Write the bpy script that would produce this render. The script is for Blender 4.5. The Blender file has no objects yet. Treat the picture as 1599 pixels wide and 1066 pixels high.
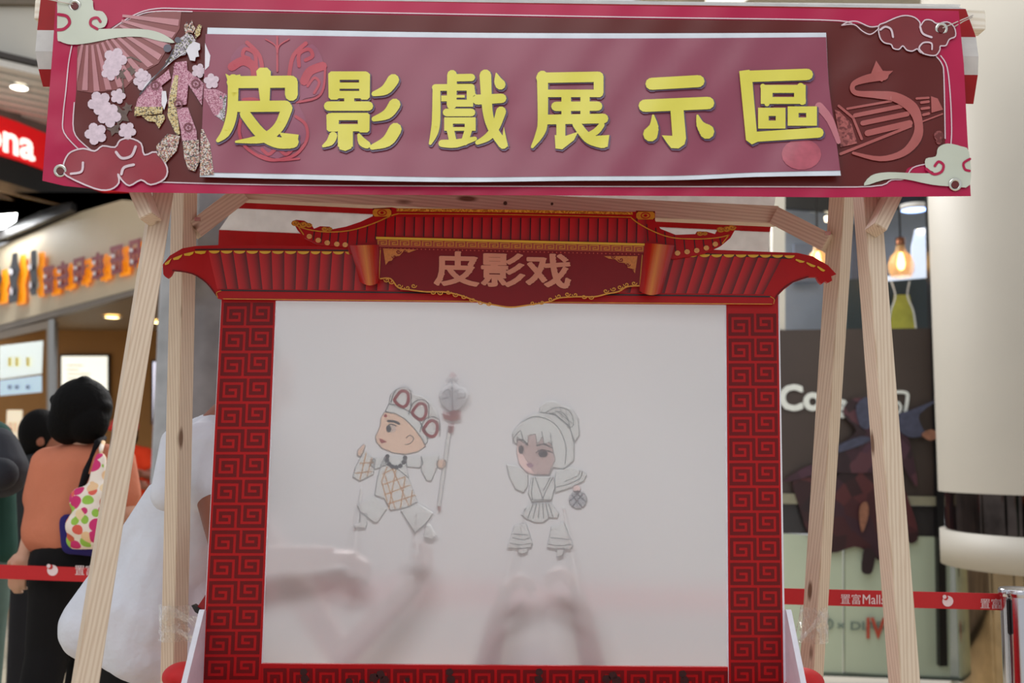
import bpy, bmesh, math, random
from mathutils import Vector, Matrix, Quaternion
from mathutils.geometry import delaunay_2d_cdt
random.seed(7)
S = bpy.context.scene
C = S.collection

# ------------------------------------------------------------------ camera, light, exposure
F = 1640.0; PITCH = math.atan(182 / F); TH = 0.0095; CH = 1.35
R0 = Vector((1, 0, 0)); F0 = Vector((0, math.cos(PITCH), math.sin(PITCH))); U0 = Vector((0, -math.sin(PITCH), math.cos(PITCH)))
RC = R0 * math.cos(TH) + U0 * math.sin(TH); UC = -R0 * math.sin(TH) + U0 * math.cos(TH)
cam_d = bpy.data.cameras.new('camera'); cam = bpy.data.objects.new('camera', cam_d); C.objects.link(cam)
cam_d.sensor_width = 36; cam_d.sensor_fit = 'HORIZONTAL'; cam_d.lens = F / 1599 * 36
m = Matrix((RC, UC, -F0)).transposed().to_4x4(); m.translation = (0, 0, CH); cam.matrix_world = m
cam_d.dof.use_dof = True; cam_d.dof.focus_distance = 2.45; cam_d.dof.aperture_fstop = 3.0
cam_d.clip_start = 0.05
S.camera = cam
w = bpy.data.worlds.new('world'); S.world = w; w.use_nodes = True
bg = w.node_tree.nodes['Background']; bg.inputs[0].default_value = (0.93, 0.95, 1.0, 1); bg.inputs[1].default_value = 0.68
vs = S.view_settings; vs.view_transform = 'Standard'; vs.look = 'None'; vs.gamma = 1; vs.exposure = 0.0; vs.use_curve_mapping = False
S.cycles.max_bounces = 8; S.cycles.transmission_bounces = 6; S.cycles.transparent_max_bounces = 8
S.cycles.sample_clamp_indirect = 4; S.cycles.caustics_reflective = False

def area(name, loc, target, sx, sy, power, col=(1, 1, 1)):
    d = bpy.data.lights.new(name, 'AREA'); d.shape = 'RECTANGLE'; d.size = sx; d.size_y = sy; d.energy = power; d.color = col
    o = bpy.data.objects.new(name, d); C.objects.link(o); o.location = loc
    o.rotation_euler = (Vector(target) - Vector(loc)).to_track_quat('-Z', 'Y').to_euler(); return o
area('atrium_ceiling_light', (-0.9, -0.6, 5.2), (-.2, 2.4, 1.3), 4.0, 3.0, 76, (1, 0.99, 0.98))
area('added_rear_backlight', (-0.2, 7.3, 3.8), (0, 2.6, 1.3), 3.6, 1.0, 215, (1, 0.98, 0.96))  # added unseen light; backlights the screen so hands behind it read dark
area('burger_shop_light', (-4.3, 10.4, 3.1), (-3.8, 12, 1.0), 1.6, 1.0, 60, (1, 0.83, 0.6))
area('hoarding_light', (1.6, 4.6, 4.3), (2.4, 7, 1.2), 2.4, 1.0, 26, (1, 0.98, 0.95))

# ------------------------------------------------------------------ helpers
def ray(px, py):
    u = (px - 799.5) / F; v = (533 - py) / F
    a = u * math.cos(TH) - v * math.sin(TH); b = u * math.sin(TH) + v * math.cos(TH)
    return F0 + R0 * a + U0 * b
def P(px, py, Y):
    d = ray(px, py); return Vector((0, 0, CH)) + d * (Y / d.y)
def PL(px, py, A, B):           # on the vertical plane through plan points A and B
    d = ray(px, py); n = Vector((B[1] - A[1], A[0] - B[0], 0))
    t = n.dot(Vector((A[0], A[1], CH)) - Vector((0, 0, CH))) / n.dot(d)
    return Vector((0, 0, CH)) + d * t
def PH(px, py, z):
    d = ray(px, py); return Vector((0, 0, CH)) + d * ((z - CH) / d.z)
def lin(c):
    return tuple(((x / 255) / 12.92 if x / 255 <= 0.04045 else ((x / 255 + 0.055) / 1.055) ** 2.4) for x in c) + (1,)

MATS = {}
def mat(name, rgb, rough=0.6, metal=0.0, emit=None, es=1.0, noise=0.06, nscale=30, spec=0.5, bump=0.0, bscale=60, coat=0, trans=0, alpha=1):
    if name in MATS: return MATS[name]
    m = bpy.data.materials.new(name); m.use_nodes = True; MATS[name] = m
    nt = m.node_tree; b = nt.nodes['Principled BSDF']
    b.inputs['Roughness'].default_value = rough; b.inputs['Metallic'].default_value = metal
    b.inputs['Specular IOR Level'].default_value = spec; b.inputs['Coat Weight'].default_value = coat
    b.inputs['Transmission Weight'].default_value = trans; b.inputs['Alpha'].default_value = alpha
    c = lin(rgb)
    tc = nt.nodes.new('ShaderNodeTexCoord')
    n = nt.nodes.new('ShaderNodeTexNoise'); n.inputs['Scale'].default_value = nscale; n.inputs['Detail'].default_value = 4
    nt.links.new(tc.outputs['Object'], n.inputs['Vector'])
    r = nt.nodes.new('ShaderNodeValToRGB')
    r.color_ramp.elements[0].position = 0.3; r.color_ramp.elements[1].position = 0.7
    r.color_ramp.elements[0].color = tuple(x * (1 - noise) for x in c[:3]) + (1,)
    r.color_ramp.elements[1].color = tuple(min(1, x * (1 + noise)) for x in c[:3]) + (1,)
    nt.links.new(n.outputs['Fac'], r.inputs['Fac']); nt.links.new(r.outputs['Color'], b.inputs['Base Color'])
    if bump:
        n2 = nt.nodes.new('ShaderNodeTexNoise'); n2.inputs['Scale'].default_value = bscale; n2.inputs['Detail'].default_value = 3
        nt.links.new(tc.outputs['Object'], n2.inputs['Vector'])
        bp = nt.nodes.new('ShaderNodeBump'); bp.inputs['Strength'].default_value = bump; bp.inputs['Distance'].default_value = 0.01
        nt.links.new(n2.outputs['Fac'], bp.inputs['Height']); nt.links.new(bp.outputs['Normal'], b.inputs['Normal'])
    if emit:
        b.inputs['Emission Color'].default_value = lin(emit); b.inputs['Emission Strength'].default_value = es
    return m
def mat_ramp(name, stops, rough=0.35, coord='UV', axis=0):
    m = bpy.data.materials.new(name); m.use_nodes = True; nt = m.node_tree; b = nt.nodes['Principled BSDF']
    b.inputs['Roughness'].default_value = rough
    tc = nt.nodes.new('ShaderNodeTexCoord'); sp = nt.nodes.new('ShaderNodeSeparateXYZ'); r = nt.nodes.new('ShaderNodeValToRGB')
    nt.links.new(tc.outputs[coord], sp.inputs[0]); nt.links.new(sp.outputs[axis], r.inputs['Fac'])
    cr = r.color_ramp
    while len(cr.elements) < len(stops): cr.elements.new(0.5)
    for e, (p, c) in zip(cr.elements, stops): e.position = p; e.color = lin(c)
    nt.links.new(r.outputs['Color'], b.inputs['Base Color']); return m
def mat_speckle(name, cols, scale=60, rough=0.4, coord='Object'):
    m = bpy.data.materials.new(name); m.use_nodes = True; nt = m.node_tree; b = nt.nodes['Principled BSDF']
    b.inputs['Roughness'].default_value = rough
    tc = nt.nodes.new('ShaderNodeTexCoord'); v = nt.nodes.new('ShaderNodeTexVoronoi'); v.inputs['Scale'].default_value = scale
    nt.links.new(tc.outputs[coord], v.inputs['Vector'])
    sp = nt.nodes.new('ShaderNodeSeparateColor'); nt.links.new(v.outputs['Color'], sp.inputs[0])
    r = nt.nodes.new('ShaderNodeValToRGB'); r.color_ramp.interpolation = 'CONSTANT'
    cr = r.color_ramp
    while len(cr.elements) < len(cols): cr.elements.new(0.5)
    for i, c in enumerate(cols): cr.elements[i].position = i / len(cols); cr.elements[i].color = lin(c)
    nt.links.new(sp.outputs[0], r.inputs['Fac']); nt.links.new(r.outputs['Color'], b.inputs['Base Color']); return m

def tag(o, label=None, cat=None, group=None, kind=None):
    if label: o['label'] = label
    if cat: o['category'] = cat
    if group: o['group'] = group
    if kind: o['kind'] = kind
    return o
def empty(name, loc, label, cat, group=None):
    o = bpy.data.objects.new(name, None); C.objects.link(o); o.location = loc; o.empty_display_size = 0.05
    bpy.context.view_layer.update() if False else None
    return tag(o, label, cat, group)
def link(name, me, parent=None, smooth=False):
    o = bpy.data.objects.new(name, me); C.objects.link(o)
    if parent:
        o.parent = parent
        o.matrix_parent_inverse = world_of(parent).inverted()
    if smooth:
        for p in me.polygons: p.use_smooth = True
    return o
def world_of(o):
    mt = Matrix.Translation(o.location) @ o.rotation_euler.to_matrix().to_4x4()
    if o.parent: mt = world_of(o.parent) @ o.matrix_parent_inverse @ mt
    return mt
def mesh(name, verts, faces, m=None, parent=None, smooth=False, uvs=None):
    me = bpy.data.meshes.new(name); me.from_pydata([tuple(v) for v in verts], [], faces)
    if m: me.materials.append(m)
    if uvs:
        uv = me.uv_layers.new(name='UVMap')
        for l in me.loops: uv.data[l.index].uv = uvs[l.vertex_index]
    me.update()
    return link(name, me, parent, smooth)

def ccw(p):
    a = sum(p[i][0] * p[(i + 1) % len(p)][1] - p[(i + 1) % len(p)][0] * p[i][1] for i in range(len(p)))
    return list(p) if a > 0 else list(p)[::-1]
def union(polys, grid=None):
    vs_, fs = [], []
    for p in polys:
        p = ccw([(q[0], q[1]) for q in p]); k = len(vs_)
        vs_ += [Vector(q) for q in p]; fs.append(list(range(k, k + len(p))))
    ed = []
    if grid:
        x0 = min(v.x for v in vs_) - 1; x1 = max(v.x for v in vs_) + 1; y0 = min(v.y for v in vs_) - 1; y1 = max(v.y for v in vs_) + 1
        gx = math.ceil(x0 / grid) * grid
        while gx < x1: k = len(vs_); vs_ += [Vector((gx, y0)), Vector((gx, y1))]; ed.append((k, k + 1)); gx += grid
        gy = math.ceil(y0 / grid) * grid
        while gy < y1: k = len(vs_); vs_ += [Vector((x0, gy)), Vector((x1, gy))]; ed.append((k, k + 1)); gy += grid
    r = delaunay_2d_cdt(vs_, ed, fs, 0, 1e-4)
    V, _, T, _, _, of = r[:6]
    T = [t for t, o in zip(T, of) if o]
    used = sorted({i for t in T for i in t}); mp = {u: i for i, u in enumerate(used)}
    return [V[u] for u in used], [[mp[i] for i in t][::-1] for t in T]
CURVED = ('banner_surface', 'strip_surface')
def decal(name, polys, surf, layer, m, parent, grid=None, uvbox=None):
    if getattr(surf, '__name__', '') in CURVED: grid = 12
    V, T = union(polys, grid)
    uvs = None
    if uvbox:
        x0, y0, x1, y1 = uvbox; uvs = [((v.x - x0) / (x1 - x0), (v.y - y0) / (y1 - y0)) for v in V]
    return mesh(name, [surf(v.x, v.y, layer) for v in V], T, m, parent, uvs=uvs, smooth=(grid == 12))
def slab(name, poly, surf, th, m, parent=None, grid=None, layer=0, edge=None):
    """closed plate: the outline on its surface, th metres thick behind it"""
    polys = poly if isinstance(poly[0][0], (tuple, list, Vector)) else [poly]
    if getattr(surf, '__name__', '') in CURVED: grid = 12
    V, T = union(polys, grid); n = len(V)
    fr = [surf(v.x, v.y, layer) for v in V]; bk = [p + Vector((0, th, 0)) for p in fr]
    cnt = {}
    for t in T:
        for i in range(3): cnt[(t[i], t[(i + 1) % 3])] = 1
    side = [[b, a, a + n, b + n] for (a, b) in cnt if (b, a) not in cnt]
    o = mesh(name, fr + bk, T + [[i + n for i in t][::-1] for t in T] + side, m, parent)
    if edge:
        o.data.materials.append(edge)
        for p in o.data.polygons:
            if p.index >= len(T): p.material_index = 1
    if grid == 12:
        for p in o.data.polygons: p.use_smooth = True
        o.data.set_sharp_from_angle(angle=0.9)
    return o
def circ(x, y, r, n=12, ry=None):
    ry = ry or r
    return [(x + r * math.cos(2 * math.pi * i / n), y + ry * math.sin(2 * math.pi * i / n)) for i in range(n)]
def spline(pts, n=5, closed=False):
    out = []; N = len(pts); rng = range(N if closed else N - 1)
    for i in rng:
        if closed: a, b, c, d = (pts[(i - 1) % N], pts[i], pts[(i + 1) % N], pts[(i + 2) % N])
        else: a, b, c, d = pts[max(i - 1, 0)], pts[i], pts[i + 1], pts[min(i + 2, N - 1)]
        for k in range(n):
            t = k / n
            out.append(tuple(0.5 * (2 * b[j] + (c[j] - a[j]) * t + (2 * a[j] - 5 * b[j] + 4 * c[j] - d[j]) * t * t + (3 * b[j] - a[j] - 3 * c[j] + d[j]) * t ** 3) for j in range(len(b))))
    if not closed: out.append(tuple(pts[-1]))
    return out
def stroke(pts, w=None, smooth=0, cap=True, n=10):
    """pts (x, y) with one width, or (x, y, width)"""
    if w is not None: pts = [(p[0], p[1], w) for p in pts]
    if smooth: pts = spline(pts, smooth)
    out = []
    for i, (x, y, ww) in enumerate(pts):
        if cap or 0 < i < len(pts) - 1: out.append(circ(x + 0.0137 * i, y, ww / 2, n))
        if i:
            x0, y0, w0 = pts[i - 1]; L = math.hypot(x - x0, y - y0)
            if L < 1e-6: continue
            nx, ny = -(y - y0) / L, (x - x0) / L
            out.append([(x0 + nx * w0 / 2, y0 + ny * w0 / 2), (x + nx * ww / 2, y + ny * ww / 2), (x - nx * ww / 2, y - ny * ww / 2), (x0 - nx * w0 / 2, y0 - ny * w0 / 2)])
    return out
def sqline(pts, w):
    out = []
    for (x0, y0), (x1, y1) in zip(pts, pts[1:]):
        h = w / 2; out.append([(min(x0, x1) - h, min(y0, y1) - h), (max(x0, x1) + h, min(y0, y1) - h), (max(x0, x1) + h, max(y0, y1) + h), (min(x0, x1) - h, max(y0, y1) + h)])
    return out
def rect(x0, y0, x1, y1): return [(x0, y0), (x1, y0), (x1, y1), (x0, y1)]
def ring(x0, y0, x1, y1, a, b, c, d):
    return [rect(x0, y0, x1, b), rect(x0, d, x1, y1), rect(x0, y0, a, y1), rect(c, y0, x1, y1)]
def tr(polys, ox, oy, s):
    return [[(ox + p[0] / s, oy + p[1] / s) + tuple(p[2:]) for p in q] for q in polys]
def t1(pts, ox, oy, s): return [(ox + p[0] / s, oy + p[1] / s) + tuple(x / s for x in p[2:]) for p in pts]

def text(name, body, surf, layer, m, parent, ox, oy, size, bold=0.0, sx=1.0, slope=0.0, th=0):
    """flat lettering; bold = stroke added round every outline, in em"""
    cu = bpy.data.curves.new('t', 'FONT'); cu.body = body; cu.size = 1; cu.resolution_u = 3; cu.fill_mode = 'FRONT'
    o = bpy.data.objects.new('t', cu); C.objects.link(o)
    dg = bpy.context.evaluated_depsgraph_get(); dg.update()
    me = bpy.data.meshes.new_from_object(o.evaluated_get(dg)); bpy.data.objects.remove(o)
    vv = [(v.co.x, v.co.y) for v in me.vertices]; ff = [list(p.vertices) for p in me.polygons]; bpy.data.meshes.remove(me)
    cnt = {}
    for f in ff:
        for i in range(len(f)):
            k = tuple(sorted((f[i], f[(i + 1) % len(f)]))); cnt[k] = cnt.get(k, 0) + 1
    polys = [[vv[i] for i in f] for f in ff]
    if bold:
        for (i, j), c in cnt.items():
            if c == 1 and math.dist(vv[i], vv[j]) > 1e-4: polys += stroke([vv[i], vv[j]], bold, n=6)
    polys = [[(ox + x * size * sx, oy - y * size + slope * x * size * sx) for x, y in p] for p in polys]
    polys = [p for p in polys if abs(sum(p[i][0] * p[(i + 1) % len(p)][1] - p[(i + 1) % len(p)][0] * p[i][1] for i in range(len(p)))) > 1e-5]
    return decal(name, polys, surf, layer, m, parent)

def box(name, x0, y0, z0, x1, y1, z1, m, parent=None, bev=0.0):
    bm = bmesh.new(); bmesh.ops.create_cube(bm, size=1)
    for v in bm.verts: v.co = Vector(((x0 + x1) / 2 + v.co.x * (x1 - x0), (y0 + y1) / 2 + v.co.y * (y1 - y0), (z0 + z1) / 2 + v.co.z * (z1 - z0)))
    if bev: bmesh.ops.bevel(bm, geom=bm.edges[:], offset=bev, segments=2, affect='EDGES')
    me = bpy.data.meshes.new(name); bm.to_mesh(me); bm.free(); me.materials.append(m); return link(name, me, parent)
def beam(name, p0, p1, w_, d_, m, parent, roll=0.0):
    """square timber with its own axes so that the grain runs along it"""
    p0 = Vector(p0); p1 = Vector(p1); L = (p1 - p0).length
    bm = bmesh.new(); bmesh.ops.create_cube(bm, size=1)
    for v in bm.verts: v.co = Vector((v.co.x * w_, v.co.y * d_, v.co.z * L))
    bmesh.ops.bevel(bm, geom=bm.edges[:], offset=0.0015, segments=2, affect='EDGES')
    me = bpy.data.meshes.new(name); bm.to_mesh(me); bm.free(); me.materials.append(m)
    o = bpy.data.objects.new(name, me); C.objects.link(o); o.parent = parent
    q = (p1 - p0).to_track_quat('Z', 'Y') @ Quaternion((0, 0, 1), roll)
    o.rotation_euler = q.to_euler(); o.location = (p0 + p1) / 2 - (world_of(parent).translation if parent else Vector())
    return o
def lathe(name, c, prof, m, parent=None, n=32, axis='Z'):
    V, Fc = [], []
    for (r, z) in prof:
        for i in range(n):
            a = 2 * math.pi * i / n; V.append(Vector(c) + Vector((r * math.cos(a), r * math.sin(a), z)))
    for k in range(len(prof) - 1):
        for i in range(n): Fc.append([k * n + i, k * n + (i + 1) % n, (k + 1) * n + (i + 1) % n, (k + 1) * n + i])
    return mesh(name, V, Fc, m, parent, smooth=True)
def tube(name, pts, r, m, parent=None, n=8):
    V, Fc = [], []; pts = [Vector(p) for p in pts]
    for k, p in enumerate(pts):
        t = (pts[min(k + 1, len(pts) - 1)] - pts[max(k - 1, 0)]).normalized()
        a = t.orthogonal().normalized(); b = t.cross(a)
        rr = r[k] if isinstance(r, (list, tuple)) else r
        for i in range(n): V.append(p + (a * math.cos(2 * math.pi * i / n) + b * math.sin(2 * math.pi * i / n)) * rr)
    for k in range(len(pts) - 1):
        for i in range(n): Fc.append([k * n + i, k * n + (i + 1) % n, (k + 1) * n + (i + 1) % n, (k + 1) * n + i])
    Fc.append(list(range(n))[::-1]); Fc.append([(len(pts) - 1) * n + i for i in range(n)])
    return mesh(name, V, Fc, m, parent, smooth=True)
def torus(name, c, normal, R, r, m, parent, n=24, k=8, squash=1.0):
    nrm = Vector(normal).normalized(); a = nrm.orthogonal().normalized(); b = nrm.cross(a); V, Fc = [], []
    for i in range(n):
        d = a * math.cos(2 * math.pi * i / n) + b * math.sin(2 * math.pi * i / n)
        for j in range(k):
            t = 2 * math.pi * j / k; V.append(Vector(c) + d * (R + r * math.cos(t)) + nrm * r * squash * math.sin(t))
    for i in range(n):
        for j in range(k): Fc.append([i * k + j, ((i + 1) % n) * k + j, ((i + 1) % n) * k + (j + 1) % k, i * k + (j + 1) % k])
    return mesh(name, V, Fc, m, parent, smooth=True)

# soft bodies: tapered capsules and ellipsoids fused by a voxel remesh into one continuous surface
def blob(name, prims, m, parent, voxel=0.01, smooth=4):
    bm = bmesh.new()
    for pr in prims:
        if pr[0] == 'c':
            _, a, ra, b, rb = pr[:5]; fl = pr[5] if len(pr) > 5 else 1.0
            a = Vector(a); b = Vector(b); L = (b - a).length; n = 14
            q = (b - a).to_track_quat('Z', 'Y') if L > 1e-6 else Quaternion()
            rings = []
            seq = [(-math.cos(t), math.sin(t), 0) for t in (0.35, 0.8, 1.25)] + [(math.sin(t - math.pi / 2), math.cos(t - math.pi / 2), 1) for t in (math.pi / 2, 1.95, 2.4, 2.85)]
            for (zz, rr, e) in seq:
                base = a if e == 0 else b; rad = ra if e == 0 else rb
                rings.append([bm.verts.new(base + q @ Vector((rad * rr * math.cos(2 * math.pi * i / n), rad * fl * rr * math.sin(2 * math.pi * i / n), zz * rad))) for i in range(n)])
            for r1, r2 in zip(rings, rings[1:]):
                for i in range(n): bm.faces.new((r1[i], r1[(i + 1) % n], r2[(i + 1) % n], r2[i]))
            bm.faces.new(rings[0][::-1]); bm.faces.new(rings[-1])
        else:
            _, c, rad = pr[:3]; rot = pr[3] if len(pr) > 3 else Matrix.Identity(3)
            g = bmesh.ops.create_uvsphere(bm, u_segments=20, v_segments=14, radius=1)
            for v in g['verts']: v.co = Vector(c) + rot @ Vector((v.co.x * rad[0], v.co.y * rad[1], v.co.z * rad[2]))
    me = bpy.data.meshes.new('tmp'); bm.to_mesh(me); bm.free()
    o = bpy.data.objects.new('tmp', me); C.objects.link(o)
    md = o.modifiers.new('r', 'REMESH'); md.mode = 'VOXEL'; md.voxel_size = voxel
    if smooth: s = o.modifiers.new('s', 'SMOOTH'); s.iterations = smooth; s.factor = 0.5
    dg = bpy.context.evaluated_depsgraph_get(); dg.update()
    me2 = bpy.data.meshes.new_from_object(o.evaluated_get(dg)); bpy.data.objects.remove(o); bpy.data.meshes.remove(me)
    me2.materials.clear(); me2.materials.append(m); me2.name = name
    return link(name, me2, parent, smooth=True)
def hand(wr, d, n, s, k=1.0, curl=1.0):
    d = Vector(d).normalized(); n = Vector(n); n = (n - d * n.dot(d)).normalized(); s = (n.cross(d)).normalized() * s; wr = Vector(wr)
    pr = [('c', wr, 0.024 * k, wr + d * 0.03 * k, 0.026 * k), ]
    for i, o in enumerate((-0.027, -0.009, 0.009, 0.027)):
        kb = wr + d * (0.085 + (0.004 if i in (1, 2) else -0.003)) * k + s * o * k
        pr.append(('c', wr + d * 0.02 * k + s * o * 0.7 * k, 0.015 * k, kb, 0.0125 * k))
        L = (0.034, 0.042, 0.046, 0.042)[i] * k
        a1, a2, a3 = 0.6 * curl, 1.5 * curl, 2.3 * curl
        q = kb
        for a, l, r in ((a1, L, 0.0088), (a2, L * 0.65, 0.008), (a3, L * 0.5, 0.007)):
            e = q + (d * math.cos(a) + n * math.sin(a)) * l; pr.append(('c', q, r * k * 1.1, e, r * k)); q = e
    t0 = wr + d * 0.025 * k + s * 0.028 * k; t1_ = t0 + (d * 0.6 + s * 0.6 + n * 0.5).normalized() * 0.04 * k
    t2 = t1_ + (d * 0.8 + n * 0.6).normalized() * 0.032 * k
    pr += [('c', t0, 0.015 * k, t1_, 0.011 * k), ('c', t1_, 0.011 * k, t2, 0.009 * k)]
    return pr
def head_prims(c, face, r=0.095, up=(0, 0, 1)):
    c = Vector(c); f = Vector(face).normalized(); u = Vector(up); u = (u - f * u.dot(f)).normalized(); s = f.cross(u)
    rot = Matrix((s, f, u)).transposed()
    return [('e', c + u * 0.012, (r * 0.80, r * 0.98, r * 1.08), rot), ('e', c - u * 0.045 + f * 0.022, (r * 0.58, r * 0.68, r * 0.72), rot),
            ('c', c + f * r * 0.92 + u * 0.008, 0.008, c + f * (r * 1.08) - u * 0.022, 0.013), ('e', c + f * r * 0.75 - u * 0.055, (0.024, 0.018, 0.010), rot),
            ('e', c + s * r * 0.80 - u * 0.01 - f * 0.01, (0.010, 0.020, 0.032), rot), ('e', c - s * r * 0.80 - u * 0.01 - f * 0.01, (0.010, 0.020, 0.032), rot)], (f, s, u)

# ------------------------------------------------------------------ materials
def wood(name, c1, c2, scale=1.0):
    m = bpy.data.materials.new(name); m.use_nodes = True; nt = m.node_tree; b = nt.nodes['Principled BSDF']; b.inputs['Roughness'].default_value = 0.55
    tc = nt.nodes.new('ShaderNodeTexCoord'); mp = nt.nodes.new('ShaderNodeMapping'); mp.inputs['Scale'].default_value = (1, 1, 0.06)
    nt.links.new(tc.outputs['Object'], mp.inputs[0])
    wv = nt.nodes.new('ShaderNodeTexWave'); wv.bands_direction = 'DIAGONAL'; wv.inputs['Scale'].default_value = 42 * scale; wv.inputs['Distortion'].default_value = 3.0; wv.inputs['Detail'].default_value = 3; wv.inputs['Detail Scale'].default_value = 1.5
    nt.links.new(mp.outputs[0], wv.inputs[0])
    r = nt.nodes.new('ShaderNodeValToRGB'); r.color_ramp.elements[0].position = 0.05; r.color_ramp.elements[1].position = 0.8
    r.color_ramp.elements[0].color = lin(c1); r.color_ramp.elements[1].color = lin(c2); nt.links.new(wv.outputs['Fac'], r.inputs[0])
    mp2 = nt.nodes.new('ShaderNodeMapping'); mp2.inputs['Scale'].default_value = (1, 1, 0.28); nt.links.new(tc.outputs['Object'], mp2.inputs[0])
    vo = nt.nodes.new('ShaderNodeTexVoronoi'); vo.inputs['Scale'].default_value = 14; nt.links.new(mp2.outputs[0], vo.inputs['Vector'])
    r2 = nt.nodes.new('ShaderNodeValToRGB'); r2.color_ramp.elements[0].color = lin((120, 85, 55)); r2.color_ramp.elements[1].color = (1, 1, 1, 1)
    r2.color_ramp.elements[0].position = 0.07; r2.color_ramp.elements[1].position = 0.13; nt.links.new(vo.outputs['Distance'], r2.inputs[0])
    mx = nt.nodes.new('ShaderNodeMix'); mx.data_type = 'RGBA'; mx.blend_type = 'MULTIPLY'; mx.inputs[0].default_value = 0.9
    nt.links.new(r.outputs[0], mx.inputs[6]); nt.links.new(r2.outputs[0], mx.inputs[7]); nt.links.new(mx.outputs[2], b.inputs['Base Color'])
    return m
WOOD = wood('pale_pine', (202, 180, 156), (218, 200, 178), 1.7)
RED = mat('printed_red', (172, 8, 14), 0.4, noise=0.03, spec=.3)
RED_D = mat('printed_dark_red', (104, 6, 10), 0.4, noise=0.04, spec=.3)
RED_DD = mat('printed_deep_red', (128, 10, 14), 0.3, noise=0.04)
BLACK_P = mat('printed_black', (28, 12, 12), 0.35)
GOLD = mat('printed_gold', (205, 140, 35), 0.35, noise=0.15, nscale=90)
YEL = mat('printed_yellow', (222, 180, 45), 0.35)
FOAM = mat('white_foam_board', (225, 228, 238), 0.6)
WHITE = mat('white_plastic', (232, 232, 230), 0.5)
CHROME = mat('chrome', (200, 200, 205), 0.12, metal=1.0, noise=0.02)
STEEL = mat('brushed_eyelet_steel', (215, 215, 205), 0.22, metal=1.0, noise=0.02)
BLACK = mat('black_plastic', (18, 18, 20), 0.35)

# ------------------------------------------------------------------ the setting
CREAM = mat('cream_paint', (206, 202, 190), 0.5, noise=0.02, nscale=3)
def tiles_mat():
    m = bpy.data.materials.new('cream_floor_tile'); m.use_nodes = True; nt = m.node_tree; b = nt.nodes['Principled BSDF']; b.inputs['Roughness'].default_value = 0.12
    tc = nt.nodes.new('ShaderNodeTexCoord'); br = nt.nodes.new('ShaderNodeTexBrick'); br.offset = 0; br.inputs['Scale'].default_value = 1; br.inputs['Brick Width'].default_value = 0.8; br.inputs['Row Height'].default_value = 0.8
    br.inputs['Mortar Size'].default_value = 0.004; br.inputs['Color1'].default_value = lin((226, 212, 186)); br.inputs['Color2'].default_value = lin((220, 206, 180)); br.inputs['Mortar'].default_value = lin((150, 140, 120))
    nt.links.new(tc.outputs['Object'], br.inputs['Vector']); nt.links.new(br.outputs['Color'], b.inputs['Base Color']); return m
fl = mesh('floor', [(-14, -3, 0), (14, -3, 0), (14, 18, 0), (-14, 18, 0)], [[0, 1, 2, 3]], tiles_mat()); tag(fl, kind='structure')
cl = box('ceiling', 0.9, 6.2, 4.62, 10, 14, 4.8, CREAM); tag(cl, kind='structure')
o = beam('trim_1', PH(1452, 18, 4.615), PH(1468, -12, 4.615), 0.05, 0.02, BLACK, None); tag(o, kind='structure')

# left: burger restaurant bulkhead, fascia and shop front
A = PL(0, 265, (-4, 8), (-3.4, 9.1)); zb = 3.55
GA, GB = (P(-60, 250, 7.8).x, 7.8), (P(210, 300, 9.3).x, 9.3)
ga = lambda px, py, l: PL(px, py, GA, GB) + Vector((0, -0.004 * l, 0))
BK = mat('dark_bulkhead', (22, 20, 19), 0.4)
def wall(name, pts, surf, th, m, parent=None, kind='structure'):
    o = slab(name, pts, surf, th, m, parent); 
    if kind and not parent: tag(o, kind=kind)
    return o
# near white bulkhead and slatted ceiling
wall('wall_upper_left', [(-60, 4), (330, 12), (330, 108), (60, 104), (-60, 92)], lambda x, y, l: P(x, y, 7.3), 0.12, CREAM)
wall('trim_2', [(-60, -30), (330, -24), (330, 10), (-60, 5)], lambda x, y, l: P(x, y, 7.25), 0.1, mat('taupe_trim', (120, 108, 92), .6))
sl = empty('trim_3', (-3.6, 8, 4.1), None, None); tag(sl, kind='structure')
SLAT = mat('pale_ceiling_slat', (222, 220, 214), 0.5)
zsl = 4.06
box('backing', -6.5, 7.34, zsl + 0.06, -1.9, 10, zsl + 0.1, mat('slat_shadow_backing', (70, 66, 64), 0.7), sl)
for i in range(11):
    y = 7.36 + i * 0.155
    box('slat', -6.5, y, zsl, -1.9, y + 0.1, zsl + 0.05, SLAT, sl)
sl.rotation_euler = (0, 0, .7)
def downlight(px, py, z, r, label, col=(255, 244, 220), es=14):
    c = PH(px, py, z); e = empty('downlight', (c.x, c.y, c.z), label, 'ceiling light', 'round downlights')
    lathe('trim_ring', c, [(r * 1.0, 0.0), (r * 1.22, -0.004), (r * 1.25, -0.012), (r * 1.0, -0.014), (r * .97, 0)], WHITE, e)
    lathe('diffuser', c, [(0.0005, -0.009), (r * .99, -0.009), (r * .99, -0.002)], mat('lamp_%d' % col[2], (255, 255, 255), emit=col, es=es), e); return e
downlight(30, 135, zsl, 0.06, 'round downlight in the slatted ceiling beside the canopy edge')
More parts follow.
